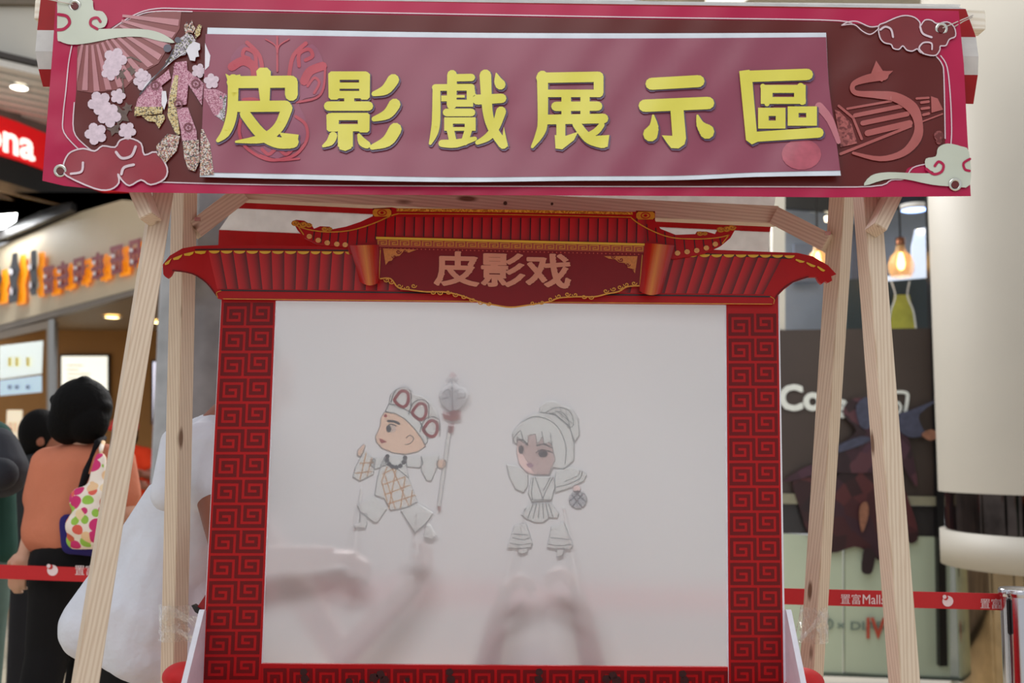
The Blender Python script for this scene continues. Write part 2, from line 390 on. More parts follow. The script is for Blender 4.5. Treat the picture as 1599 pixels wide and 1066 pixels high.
# red restaurant sign and dark bulkhead below it
sg = empty('restaurant_sign', ga(40, 262, 0), 'red restaurant sign with glowing white letters, under the slatted ceiling', 'sign')
slab('sign_box', [(-60, 158), (215, 280), (215, 345), (-60, 236)][0:0] or [(-60, 162), (30, 192), (110, 225), (210, 262), (210, 318), (110, 281), (30, 252), (-60, 226)], lambda x, y, l: ga(x, y, 8), 0.1, mat('sign_red', (205, 12, 20), 0.4, emit=(205, 10, 16), es=0.55), sg)
text('lettering', 'Dona', lambda x, y, l: ga(x, y, 16), 0, mat('sign_white_letters', (255, 255, 250), emit=(255, 252, 240), es=1.1), sg, -62, 214, 62, bold=0.06, sx=0.88, slope=0.33)
wall('wall_bulkhead', [(-60, 148), (330, 300), (330, 335), (150, 312), (0, 268), (-60, 246)][0:0] or [(-60, 226), (40, 250), (210, 300), (330, 305), (330, 326), (210, 324), (150, 314), (80, 302), (-60, 284)], lambda x, y, l: ga(x, y, 0), 0.5, BK)
wall('wall_bulkhead_upper', [(-60, 140), (330, 255), (330, 310), (210, 305), (40, 255), (-60, 228)], lambda x, y, l: ga(x, y, -10), 0.3, mat('grey_bulkhead', (120, 112, 104), 0.6))
wall('trim_7', [(-60, 262), (0, 282), (80, 306), (200, 330), (200, 336), (80, 318), (0, 300), (-60, 288)], lambda x, y, l: ga(x, y, 8), 0.05, mat('bronze_rail', (128, 104, 76), .4, noise=.3, nscale=5))
# shop fascia receding to the left
FA, FB = (P(260, 440, 7.35).x, 7.35), (P(0, 504, 9.7).x, 9.7)
fa = lambda x, y, l: PL(x, y, FA, FB) + Vector((-0.003 * l, -0.003 * l, 0))
wall('wall_fascia', [(-80, 528), (268, 436), (268, 318), (190, 312), (128, 330), (62, 358), (0, 384), (-80, 418)], fa, 0.12, mat('beige_fascia', (206, 190, 160), 0.55, noise=0.03, nscale=2))
wall('trim_4', [(-80, 530), (268, 438), (268, 446), (-80, 540)], lambda x, y, l: fa(x, y, 4), 0.08, mat('bronze_trim', (110, 96, 78), 0.4))
wall('trim_5', [(-80, 392), (-80, 416), (0, 382), (62, 356), (128, 330), (128, 318), (90, 325), (60, 338), (0, 364)], lambda x, y, l: fa(x, y, 20), 0.1, mat('dark_beam', (38, 34, 30), 0.5))
wall('ceiling_restaurant', [(-80, 300), (240, 300), (240, 345), (-80, 400)], lambda x, y, l: PH(x, y, 3.42) if y < 390 else PH(x, 390, 3.42), 0.02, mat('shop_ceiling', (196, 178, 146), 0.6))
lp = empty('light_panel', PH(5, 345, 3.4), 'square white ceiling light panel above the sign letters', 'ceiling light')
slab('diffuser', [(-40, 338), (26, 333), (24, 345), (4, 357), (-40, 362)], lambda x, y, l: PH(x, y, 3.40), 0.004, mat('panel_glow', (255, 255, 255), emit=(250, 252, 255), es=4), lp)
slab('frame', [(-42, 336), (30, 331), (27, 347), (4, 360), (-42, 365)], lambda x, y, l: PH(x, y, 3.41), 0.004, WHITE, lp)
# fascia letters: dark brush characters and red characters, each with lit orange returns
OR = mat('orange_letter_return', (245, 150, 10), 0.4, emit=(250, 145, 5), es=0.5)
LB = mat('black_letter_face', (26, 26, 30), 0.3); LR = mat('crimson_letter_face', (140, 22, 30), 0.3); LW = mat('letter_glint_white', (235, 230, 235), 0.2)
def sign_char(x, y, w_, h, kind, label):
    e = empty('sign_character', fa(x, y + h / 2, 0), label, 'sign letter', 'characters on the beige fascia')
    if kind == 0:
        pts = [[(0.35, 0), (0.75, 0), (0.8, .2), (0.95, .35), (.8, .5), (.7, .65), (.8, .8), (.75, 1), (.1, 1), (.05, .85), (.25, .7), (.1, .5), (.1, .3), (.3, .15)]]
    elif kind == 1:
        pts = [[(0.3, 0), (.8, .02), (.8, .4), (.85, .7), (.75, 1), (.35, 1), (.15, .85), (.4, .75), (.15, .4), (.3, .25)]]
    else:
        pts = [rect(0, 0, 1, .17), rect(.1, .1, .3, 1), rect(.7, .1, .92, 1), rect(0, .42, 1, .56), rect(.1, .84, .92, 1), rect(.42, .1, .6, .95)]
        if kind == 3: pts = [rect(0.05, .12, .95, .26), rect(.4, 0, .62, 1), rect(0, .5, 1, .64), rect(.1, .8, .9, .94), rect(.72, .2, .92, .9)]
        if kind == 4: pts = [rect(.05, 0, .3, .9), rect(.05, 0, .95, .15), rect(.7, 0, .95, .7), rect(0, .36, 1, .5), rect(.3, .72, .8, .86), rect(.42, .3, .6, 1)]
    k = -0.27
    mk = lambda dx, dy: [[(x - w_ / 2 + q[0] * w_ + dx, y - h / 2 + q[1] * h + dy + k * (q[0] - .5) * w_) for q in p] for p in pts]
    slab('face', mk(0, 0), lambda a, b, l: fa(a, b, 16), 0.012, LB if kind < 2 else LR, e)
    slab('lit_return', mk(w_ * 0.33, 2), lambda a, b, l: fa(a, b, 8), 0.012, OR, e)
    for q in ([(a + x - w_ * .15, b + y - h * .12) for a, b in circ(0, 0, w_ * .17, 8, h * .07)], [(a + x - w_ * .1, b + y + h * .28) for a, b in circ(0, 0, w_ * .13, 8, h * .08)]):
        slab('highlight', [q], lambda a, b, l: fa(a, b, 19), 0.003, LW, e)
for a in [(5, 446, 22, 52, 0, 'black brush character at the far left of the fascia, cut by the frame'), (34, 435, 20, 76, 0, 'second black brush character with orange edge on the fascia'), (64, 427, 18, 70, 1, 'third black brush character, next to the red ones'),
          (88, 438, 17, 42, 2, 'first red character with orange edge, right of the black ones'), (110, 431, 19, 42, 3, 'second red character on the beige fascia'), (136, 425, 19, 42, 4, 'third red character on the beige fascia'),
          (165, 417, 20, 42, 3, 'fourth red character on the beige fascia'), (195, 407, 20, 44, 2, 'fifth red character, just left of the wooden leg'), (224, 398, 20, 44, 4, 'last red character, partly behind the wooden leg')]: sign_char(*a)
# restaurant interior
BR = mat('brown_interior_wall', (176, 124, 62), 0.6, noise=0.05, nscale=3)
mesh('wall_interior', [P(-150, 1000, 11.6), P(330, 1000, 11.6), P(330, 470, 11.6), P(-150, 470, 11.6)], [[0, 1, 2, 3]], BR); tag(bpy.data.objects['wall_interior'], kind='structure')
o = mesh('ceiling_interior', [P(-150, 515, 10.0), P(330, 400, 7.5), P(330, 513, 11.6), P(-150, 513, 11.6)], [[0, 1, 2, 3]], mat('interior_ceiling', (150, 125, 95), 0.6)); 
for v, q in zip(o.data.vertices, [(-5.6, 10.5), (-2.3, 7.65), (-1.4, 11.6), (-5.6, 11.6)]): v.co = (q[0], q[1], 2.72)
tag(o, kind='structure')
downlight(175, 494, 2.71, 0.07, 'warm downlight above the menu screens', (255, 226, 150), 10)
downlight(248, 502, 2.71, 0.07, 'warm downlight between the two wooden legs', (255, 226, 150), 10)
def screen(x0, y0, x1, y1, Y, label, em, name='menu_screen', cat='screen', bars=True):
    e = empty(name, P((x0 + x1) / 2, y1, Y), label, cat)
    slab('bezel', rect(x0 - 3, y0 - 3, x1 + 3, y1 + 3), lambda x, y, l: P(x, y, Y), 0.04, BLACK, e)
    decal('display', [rect(x0, y0, x1, y1)], lambda x, y, l: P(x, y, Y - 0.006), 0, em, e)
    if bars:
        bl = [rect(x0 + (x1 - x0) * .12, y0 + (y1 - y0) * t, x0 + (x1 - x0) * (.3 + .5 * random.random()), y0 + (y1 - y0) * (t + .02)) for t in [0.14 + .07 * k for k in range(11)]]
        for q in bl: decal('printed_line', [q], lambda x, y, l: P(x, y, Y - 0.01), 0, mat('menu_lines', (190, 180, 150), .5, emit=(190, 180, 160), es=.6), e)
    return e
SCR = mat('menu_glow', (250, 248, 230), emit=(248, 246, 232), es=1.0); SCR2 = mat('menu_glow_blue', (240, 240, 255), emit=(232, 232, 255), es=1.1)
screen(96, 556, 168, 652, 11.56, 'bright white menu screen on the brown wall above the black-haired woman', SCR)
screen(239, 565, 262, 660, 11.56, 'narrow bright menu screen between the two wooden legs', SCR2)
# shop window left
gw = empty('window_1', fa(40, 880, 0), None, None); tag(gw, kind='structure')
fr = mat('bronze_frame', (128, 108, 82), 0.3, metal=.6); fr2 = mat('steel_frame', (150, 148, 142), 0.25, metal=.9)
slab('window_frame', [[(74, 505), (88, 502), (86, 905), (74, 905)], [(-80, 536), (80, 500), (80, 512), (-80, 548)]], lambda x, y, l: fa(x, y, 2), 0.06, fr, gw)
slab('mullion', [(82, 500), (91, 498), (90, 905), (83, 905)], lambda x, y, l: fa(x, y, 8), 0.05, fr2, gw)
slab('lower_pane', [(-80, 775), (74, 775), (74, 890), (-80, 900)], lambda x, y, l: fa(x, y, 1), 0.03, mat('frosted_green_glass', (160, 176, 158), 0.35), gw)
slab('sill', [(-80, 905), (95, 900), (95, 934), (-80, 938)], lambda x, y, l: fa(x, y, 6), 0.1, mat('grey_plinth', (190, 186, 176), 0.4), gw)
slab('skirting', [(-80, 936), (95, 932), (95, 940), (-80, 945)], lambda x, y, l: fa(x, y, 8), 0.1, mat('navy_skirting', (50, 54, 70), 0.4), gw)
def plac(name, pts, col, label, ln=True, col2=(210, 190, 90)):
    e = empty(name, fa((pts[0][0] + pts[2][0]) / 2, pts[2][1], 0), label, 'poster')
    slab('sheet', pts, lambda x, y, l: fa(x, y, 4), 0.01, mat('sheet_%d%d%d' % col, col, .4, emit=col, es=.55), e)
    x0, y0 = pts[0]; x1, y1 = pts[2]
    xs = [rect(x0 + (x1 - x0) * t, y0 + (y1 - y0) * .42, x0 + (x1 - x0) * (t + .08), y0 + (y1 - y0) * .75) for t in (.25, .42, .68)]
    for q in xs: decal('printed_shape', [q], lambda x, y, l: fa(x, y, 8), 0, mat('sheet_print%d%d%d' % col2, col2, .5, emit=col2, es=.3), e)
plac('drinks_poster', [(2, 540), (70, 532), (68, 583), (2, 592)], (222, 232, 228), 'pale lit drinks poster in the shop window')
plac('lettered_notice', [(2, 594), (68, 586), (68, 612), (2, 618)], (176, 200, 214), 'pale blue lettered notice under the drinks poster', col2=(90, 110, 140))
plac('small_menu_sheet', [(14, 640), (38, 640), (36, 686), (12, 686)], (232, 216, 186), 'small cream menu sheet low in the shop window', col2=(200, 150, 100))
for i, (a, b) in enumerate([((-10, 510), (22, 522)), ((30, 497), (76, 506))]):
    e = empty('ceiling_strip_light', P(a[0], a[1], 10.8), ['white strip light at the far left inside the shop', 'white strip light behind the window frame head'][i], 'ceiling light', 'strip lights inside the shop')
    slab('tube', rect(a[0], a[1], b[0], b[1]), lambda x, y, l: P(x, y, 10.8), 0.03, mat('strip_glow', (255, 255, 255), emit=(245, 250, 250), es=2.2), e)
    slab('housing', rect(a[0] - 2, a[1] - 3, b[0] + 2, a[1]), lambda x, y, l: P(x, y, 10.8), 0.06, WHITE, e)
ct = empty('service_counter', (P(220, 800, 8.8).x, 8.8, 0), 'grey restaurant counter behind the wooden leg', 'counter')
slab('worktop', [(170, 762), (330, 762), (330, 772), (170, 772)], lambda x, y, l: P(x, y, 8.7), 0.5, mat('steel_counter', (150, 148, 140), .3, metal=.3), ct)
slab('front_panel', [(172, 772), (330, 772), (330, 963), (172, 961)], lambda x, y, l: P(x, y, 8.75), 0.4, mat('counter_front', (90, 70, 52), .4), ct)
ap = empty('drinks_machine', P(225, 762, 8.8), 'grey drinks machine on the restaurant counter', 'appliance')
slab('casing', [(204, 706), (248, 706), (248, 762), (204, 762)], lambda x, y, l: P(x, y - 1, 8.8), 0.3, mat('machine_grey', (168, 165, 160), .35), ap)
slab('dark_front', [(208, 740), (244, 740), (244, 756), (208, 756)], lambda x, y, l: P(x, y, 8.79), 0.01, BLACK, ap)
# mirrored column and grey cladding between the shop and the screen
MC = mat('mirror_column', (170, 168, 165), 0.16, metal=0.9, noise=0.25, nscale=3)
c0 = P(262, 700, 7.2); lathe('trim_6', (c0.x, 7.25, 0), [(0.12, 0), (0.12, 3.5)], MC); tag(bpy.data.objects['trim_6'], kind='structure')
gc = empty('wall_back', (-1.2, 7.8, 0), None, None); tag(gc, kind='structure')
GR = mat('grey_glass_cladding', (126, 120, 122), 0.22, noise=0.35, nscale=2.2, coat=.5)
xl = P(268, 700, 7.8).x; xr = P(1216, 700, 7.8).x; n = 9
for i in range(n):
    a = xl + (xr - xl) * i / n; b = xl + (xr - xl) * (i + 1) / n
    box('glass_panel', a + 0.008, 7.8, 0.1, b - 0.008, 7.84, 3.6, GR, gc)
box('plinth', xl, 7.78, 0, xr, 7.9, 0.1, BLACK, gc); box('header', xl, 7.76, 3.6, xr, 7.9, 4.6, mat('taupe_trim', (120, 108, 92)), gc)

# right: cafe front and hoarding
YR = 6.6
hs = lambda x, y, l: P(x, y, YR - 0.003 * l)
cf = empty('window_2', (2.3, YR, 0), None, None); tag(cf, kind='structure')
slab('upper_pane', [(1210, 290), (1462, 290), (1464, 520), (1210, 520)], lambda x, y, l: P(x, y, YR + .9), 0.03, mat('dim_cafe_back_wall', (132, 142, 156), 0.5, noise=.2, nscale=2), cf)
slab('cream_jamb', [(1206, 290), (1226, 290), (1226, 520), (1206, 520)], lambda x, y, l: P(x, y, YR + .02), 0.06, CREAM, cf)
slab('dark_header', [(1206, 270), (1466, 270), (1466, 330), (1370, 322), (1300, 330), (1206, 322)], lambda x, y, l: P(x, y, YR + .5), 0.06, BK, cf)
slab('dark_board', [(1322, 436), (1464, 430), (1464, 520), (1322, 520)], lambda x, y, l: P(x, y, YR + .6), 0.04, mat('slate_board', (46, 58, 62), 0.4), cf)
slab('lit_panel', [(1424, 385), (1430, 358), (1461, 352), (1461, 432), (1370, 440), (1372, 432), (1424, 428)], lambda x, y, l: P(x, y, YR + .58), 0.02, mat('lit_cafe_panel', (205, 216, 230), .4, emit=(205, 220, 240), es=.75), cf)
slab('black_jamb', [(1454, 300), (1466, 300), (1480, 1040), (1468, 1040)], lambda x, y, l: P(x, y, YR - .05), 0.1, BLACK, cf)
for (a, b, w2, h2) in [(1240, 380, 40, 60), (1330, 350, 26, 90)]:
    slab('grey_shelf', rect(a, b, a + w2, b + h2), lambda x, y, l: P(x, y, YR + .8), 0.03, mat('cafe_grey%d' % a, (104, 112, 128) if a < 1300 else (88, 92, 104), .5), cf)
hd = empty('wall_hoarding', (2.3, YR, 0), None, None); tag(hd, kind='structure')
slab('hoarding_panel', [[(1206, 515), (1465, 512), (1470, 776), (1206, 776)]], hs, 0.05, mat('dark_brown_print', (66, 56, 52), 0.4, noise=.12, nscale=2.5), hd)
slab('pale_bar', [(1206, 770), (1492, 776), (1492, 790), (1206, 786)], lambda x, y, l: hs(x, y, 10), 0.03, mat('pale_green_bar', (140, 138, 118), .4), hd)
slab('dark_band', [(1206, 786), (1474, 790), (1474, 838), (1206, 832)], hs, 0.05, mat('charcoal_band', (48, 46, 48), 0.3), hd)
GL = mat('pale_green_glass', (184, 198, 178), 0.3, noise=.03, nscale=2)
for (a, b) in ((1206, 1316), (1320, 1484)):
    slab('glass_panel', [(a, 832), (b, 838), (b, 1052 + (b - 1206) * .03), (a, 1046 + (a - 1206) * .03)], hs, 0.04, GL, hd)
slab('skirting', [(1206, 1047), (1500, 1058), (1500, 1063), (1206, 1052)], lambda x, y, l: hs(x, y, 4), 0.05, mat('grey_channel', (80, 92, 84), .4), hd)
slab('corner_pane', [(1484, 860), (1506, 884), (1525, 880), (1525, 1020), (1512, 1052), (1496, 1062), (1484, 1060)], lambda x, y, l: P(x, y, YR + .05 + (x - 1484) * .012), 0.04, mat('green_glass_corner', (138, 150, 134), .2), hd)
WL = mat('milky_letter', (226, 232, 228), .4)
cs = empty('cafe_lettering', hs(1290, 660, 6), 'milky white rounded cafe lettering on the dark brown hoarding', 'sign')
text('letters', 'Co', lambda x, y, l: hs(x, y, 6), 0, WL, cs, 1216, 639, 54, bold=0.08)
text('letters', 'ff', lambda x, y, l: hs(x, y, 6), 0, WL, cs, 1277, 640, 56, bold=0.06)
text('letters', 'ee', lambda x, y, l: hs(x, y, 6), 0, WL, cs, 1304, 650, 54, bold=0.08, sx=.8)
slab('cup_mark', stroke([(1394, 612), (1415, 613), (1417, 625), (1412, 652)], 5, 4) + stroke([(1394, 612), (1396, 598)], 4) + stroke(spline([(1396, 634), (1402, 628), (1407, 636), (1402, 646), (1396, 644)], 3), 4), lambda x, y, l: hs(x, y, 6), 0.01, WL, cs)
# generic dark figure artwork on the hoarding (a plain ragged cloak shape in place of the game character)
art = empty('hoarding_artwork', hs(1350, 880, 8), 'large dark maroon artwork of ragged cloth shapes on the hoarding behind the right legs', 'poster')
K = lambda p: t1(spline(p, 3, True), 1200, 560, 3.135)
maroon = mat_speckle('maroon_cloth_print', [(64, 30, 36), (48, 24, 30), (80, 38, 42), (38, 22, 28), (56, 32, 44)], 9, .45)
slab('cloak_shape', K([(120, 600), (220, 580), (330, 575), (400, 520), (470, 495), (560, 560), (650, 620), (690, 700), (735, 860), (700, 905), (640, 880), (550, 985), (500, 950), (420, 920), (300, 950), (200, 860), (150, 720)]), lambda x, y, l: hs(x, y, 14), 0.004, maroon, art)
slab('upper_cloth', K([(70, 600), (180, 530), (300, 490), (370, 410), (430, 350), (370, 280), (380, 220), (440, 190), (520, 210), (600, 270), (650, 300), (700, 440), (730, 620), (690, 580), (640, 500), (610, 600), (520, 560), (400, 560), (250, 560), (150, 590)]), lambda x, y, l: hs(x, y, 17), 0.004, mat_speckle('plum_cloth_print', [(58, 34, 46), (72, 44, 60), (44, 28, 36), (84, 50, 60)], 11, .45), art)
for q in [K([(430, 230), (490, 190), (500, 330), (450, 330)]), K([(620, 280), (700, 250), (840, 195), (740, 270), (750, 330), (770, 370), (700, 385), (640, 350)]), K([(330, 430), (450, 380), (500, 400), (340, 460)])]: slab('blue_feather_shape', [q], lambda x, y, l: hs(x, y, 20), 0.004, mat('slate_blue_print', (66, 70, 92), .5, noise=.2), art)
for q in [K([(750, 370), (800, 345), (835, 380), (790, 400)]), K([(450, 720), (480, 700), (490, 760), (460, 850), (445, 780)])]: slab('warm_patch', [q], lambda x, y, l: hs(x, y, 24), 0.004, mat('tan_print', (140, 96, 76), .5, noise=.2), art)
slab('dark_foot_shape', K([(470, 930), (520, 950), (510, 1040), (480, 1055), (455, 1030)]), lambda x, y, l: hs(x, y, 20), 0.004, mat('ink_print', (40, 26, 32), .5), art)
st = empty('hoarding_slogan', hs(1340, 1000, 6), 'small lettering with a red roman numeral low on the pale green glass', 'sign')
text('grey_letters', '× DIABLO', lambda x, y, l: hs(x, y, 6), 0, mat('grey_print', (110, 128, 120), .5), st, 1306, 983, 18, bold=.05, sx=1.35)
slab('round_mark', stroke(circ(1293, 974, 7.5, 14) + [(1300.5, 974)], 3) + stroke([(1293, 968), (1293, 976)], 2.5), lambda x, y, l: hs(x, y, 6), 0.002, mat('grey_print', (110, 128, 120)), st)
text('red_numeral', 'IV', lambda x, y, l: hs(x, y, 9), 0, mat('rust_red_print', (178, 70, 52), .5), st, 1351, 996, 46, bold=.04, sx=.8)
# pendant lamps in the cafe
def pendant(x, y, Y, r, label, es=1.0):
    e = empty('pendant_lamp', P(x, y, Y), label, 'lamp', 'pendant lamps in the cafe'); s = Y / F; c = P(x, y, Y)
    gm = mat('amber_glass', (236, 200, 140), .12, noise=.02, alpha=.42)
    lathe('glass_shade', c, [(r * s * .75, -r * s * 1.05), (r * s * .98, -r * s * .6), (r * s * 1.0, 0), (r * s * .8, r * s * .6), (r * s * .42, r * s * 1.0), (r * s * .34, r * s * 1.6)], gm, e, 24)
    lathe('filament_bulb', c, [(.001, -r * s * .5), (r * s * .22, -r * s * .35), (r * s * .3, 0), (r * s * .22, r * s * .5), (r * s * .12, r * s * .9)], mat('filament_glow', (255, 210, 130), emit=(255, 200, 110), es=14), e, 16)
    lathe('cap', c, [(r * s * .12, r * s * .9), (r * s * .38, r * s * 1.5), (r * s * .36, r * s * 2.1), (.002, r * s * 2.15)], mat('copper_cap', (130, 84, 60), .25, metal=.8), e, 16)
    tube('cord', [c + Vector((0, 0, r * s * 2.1)), c + Vector((0, 0, 1.1))], .006, BLACK, e)
    return e
pendant(1407, 412, 6.9, 20, 'glowing clear globe pendant lamp right of the right-hand wooden leg')
pendant(1277, 408, 6.9, 17, 'glowing pendant lamp partly hidden behind the roof tip of the theatre')
dl = empty('blue_spotlight', P(1428, 328, 7.3), 'blue-white round spotlight under the dark cafe header', 'ceiling light')
lathe('glowing_disc', P(1428, 327, 7.0), [(.001, 0), (.085, 0), (.085, .02)], mat('blue_glow', (200, 220, 255), emit=(150, 180, 255), es=5), dl); lathe('rim', P(1428, 327, 7.0), [(.086, -.005), (.1, 0), (.1, .03), (.086, .03)], WHITE, dl)
for i, (x, y) in enumerate([(1278, 328), (1456, 361), (1436, 366), (1295, 345)]):
    e = empty('spot_bulb', P(x, y, 7.2), ['grey round ceiling spot above the pendant lamp by the roof tip', 'tiny bright spot bulb at the edge of the cream column', 'tiny warm spot bulb beside the globe pendant', 'tiny warm spot bulb above the wooden brace'][i], 'light', 'small cafe spotlights')
    lathe('reflector', P(x, y, 7.2), [(.001, 0), (.03 if i else .07, 0), (.034 if i else .075, .03)], mat('spot_glow%d' % (i == 0), (220, 220, 210), emit=(220, 225, 220) if i == 0 else (255, 235, 200), es=.35 if i == 0 else 4), e)
gd = empty('glass_drawing', P(1408, 512, YR + .56), 'drawn carafe of yellow-green drink on the slate board', 'poster')
cg = lambda x, y, l: P(x, y, YR + .56 - .002 * l)
decal('drink', [[(1396, 460), (1420, 460), (1425, 485), (1429, 514), (1389, 514), (1392, 485)]], cg, 0, mat('drink_green', (158, 160, 62), .5, noise=.25, nscale=9), gd)
decal('outline', stroke([(1392, 440), (1398, 462), (1391, 485), (1387, 512)], 2.5, 4) + stroke([(1420, 440), (1417, 462), (1426, 485), (1430, 512)], 2.5, 4), cg, 1, WL, gd)
# big round cream column with mirrored bands
xc, Yc, rc = P(1672, 700, 5.2).x + .11, 5.35, 0.66
def zc(py): return P(1478, py, Yc).z
cm = empty('wall_column', (xc, Yc, 0), None, None); tag(cm, kind='structure')
MB = mat('dark_mirror_band', (70, 62, 58), .06, metal=1.0, noise=.5, nscale=6)
CC = mat('column_cream', (172, 168, 158), .55, noise=.02, nscale=3)
lathe('cream_shaft', (xc, Yc, 0), [(rc, zc(768)), (rc, 5.2)], CC, cm, 96)
lathe('mirror_band', (xc, Yc, 0), [(rc - .03, zc(832)), (rc - .03, zc(766))], MB, cm, 96)
lathe('cream_band', (xc, Yc, 0), [(rc - .03, zc(884)), (rc, zc(884)), (rc, zc(829)), (rc - .03, zc(829))], CC, cm, 96)
lathe('mirror_base', (xc, Yc, 0), [(rc - .07, 0.0), (rc - .07, zc(882))], mat('bronze_mirror_base', (150, 130, 100), .08, metal=1.0, noise=.3, nscale=5), cm, 96)
lathe('beam_soffit', (xc + .3, Yc + 1.2, 0), [(1.9, 4.05), (1.9, 5.3)], mat('white_soffit', (216, 212, 200), .55), cm, 96)

# ------------------------------------------------------------------ queue barrier
BY = lambda px: 3.15 + (1400 - px) * 0.45 / 1330
BA = (P(1563, 940, 3.09).x, 3.09); BB = (P(60, 889, 3.62).x, 3.62)
bs = lambda x, y, l: PL(x, y, BA, BB) + Vector((0, -0.0012 * l, 0))
pc = P(1592, 940, 3.03)
e = empty('barrier_post', (pc.x, pc.y, 0), 'chrome queue barrier post with black belt slots at the right edge', 'barrier post'); zt = P(1592, 918, 3.03).z
lathe('tube', (pc.x, pc.y, 0), [(.001, .012), (.16, .012), (.165, .03), (.055, .05), (.0505, .07), (.0505, zt - .02)], CHROME, e, 48)
lathe('cap', (pc.x, pc.y, 0), [(.0525, zt - .022), (.0545, zt - .015), (.0545, zt - .004), (.051, zt), (.046, zt - .004), (.001, zt - .006)], CHROME, e, 48)
for ang in (-2.55, -1.62):
    sx, sy = pc.x + .052 * math.cos(ang), pc.y + .052 * math.sin(ang)
    o = box('belt_slot', -.006, -.007, -.05, .006, .007, .05, BLACK, None, .004); o.parent = e
    o.location = (sx - pc.x, sy - pc.y, zt - .075); o.rotation_euler = (0, 0, ang); o.name = 'belt_slot'
belt = empty('barrier_belt', ((BA[0] + BB[0]) / 2, (BA[1] + BB[1]) / 2, .94), 'red mall queue belt with white lettering stretched across behind the theatre', 'barrier belt')
BR_ = mat('red_belt_webbing', (196, 16, 26), .5, noise=.03, nscale=200)
tp = P(1563, 926.5, 3.09).z; bt = P(1563, 952.5, 3.09).z
bx = [(BA[0], BA[1]), (P(-140, 889, 3.7).x, 3.7)]
V = []; 
for k in range(25):
    t = k / 24; x = bx[0][0] + (bx[1][0] - bx[0][0]) * t; y = bx[0][1] + (bx[1][1] - bx[0][1]) * t; sg_ = -.006 * math.sin(math.pi * t)
    V += [(x, y, bt + sg_), (x, y, tp + sg_), (x, y + .003, tp + sg_), (x, y + .003, bt + sg_)]
Fc = []
for k in range(24):
    for j in range(4): Fc.append([k * 4 + j, k * 4 + (j + 1) % 4, (k + 1) * 4 + (j + 1) % 4, (k + 1) * 4 + j])
mesh('webbing', V, Fc, BR_, belt)
BW = mat('belt_white_print', (236, 214, 216), .5)
for x, y, s, b in [(1311, 941, 17, '置富'), (1345, 942, 21, 'Malls'), (1529, 948, 17, '置富'), (117, 896, 17, '置富'), (-42, 896, 21, 'Malls')]:
    text('lettering', b, bs, 4, BW, belt, x, y, s, bold=0.0 if len(b) < 3 else .012, sx=.98 if len(b) < 3 else .86, slope=.02)
for x, y in [(1478, 937), (82, 889)]:
    decal('round_logo', [circ(x + 1, y + 1, 8.5, 20)] , bs, 4, BW, belt)
    decal('logo_notch', [circ(x - 2.5, y - 4.5, 4, 12)], bs, 5, BR_, belt)
    decal('logo_leaf', [circ(x - 4.6, y - 6, 3.2, 10)], bs, 6, BW, belt)
# far end of the belt: a second post just outside the frame
pe = (bx[1][0] - .075, bx[1][1]); e = empty('barrier_post', (pe[0], pe[1], 0), 'chrome queue barrier post at the left end of the red belt', 'barrier post')
lathe('tube', (pe[0], pe[1], 0), [(.001, .012), (.16, .012), (.165, .03), (.055, .05), (.0505, .07), (.0505, zt), (.001, zt + .003)], CHROME, e, 32)
# ------------------------------------------------------------------ wooden stall frame
def line_to(a, b, z):
    t = (z - a.z) / (b.z - a.z); return a + (b - a) * t
fr_ = empty('market_stall', (0, 2.45, 0), 'pale pine A-frame stall with sloping legs and braces around the puppet theatre', 'stall')
legs = [((246, 343, 2.26), (133, 1066, 2.03), .046, .6, 'front left leg leaning outward'), ((288, 305, 2.52), (271, 1066, 2.60), .046, -.45, None),
        ((1314.5, 312, 2.52), (1266, 1066, 2.82), .046, .55, None), ((1356, 340, 2.26), (1412, 1066, 2.12), .046, .25, None)]
LEG = []
for a, b, w_, r_, _ in legs:
    a = P(*a); b = P(*b); top = line_to(a, b, 2.22); bot = line_to(a, b, 0.0)
    LEG.append((top, bot)); beam('leg', bot, top, w_ * .92, w_, WOOD, fr_, r_)
beam('brace', P(236, 343, 2.205), P(203, 262, 2.235), .046, .03, WOOD, fr_, .3)
beam('brace', P(1367, 360, 2.205), P(1402, 285, 2.235), .046, .03, WOOD, fr_, -.3)
beam('brace', P(302, 360, 2.54), P(376, 303, 2.60), .042, .046, WOOD, fr_, 0)
beam('brace', P(1294, 380, 2.54), P(1213, 338, 2.62), .042, .046, WOOD, fr_, 0)
beam('crossbar', P(360, 299, 2.64), P(1213, 338, 2.64), .042, .046, WOOD, fr_, 0)
beam('crossbar', P(60, 20, 2.31), P(1533, 36, 2.31), .04, .046, wood('bleached_pine', (225, 215, 196), (240, 234, 220)), fr_, 0)
kn = mat('dark_knot', (74, 48, 32), .6)
for x, y, r in [(789, 317, 3), (862, 318, 2.2)]:
    slab('knot', circ(x, y, r, 10), lambda a, b, l: P(a, b, 2.614), .002, kn, fr_)
MK = mat('pencil_mark', (120, 100, 82), .7)
# metal joint plates at the rear braces
for (x, y) in ((308, 342), (1292, 364)):
    slab('joint_plate', rect(x - 4, y - 3, x + 5, y + 3), lambda a, b, l: P(a, b, 2.505), .003, STEEL, fr_)

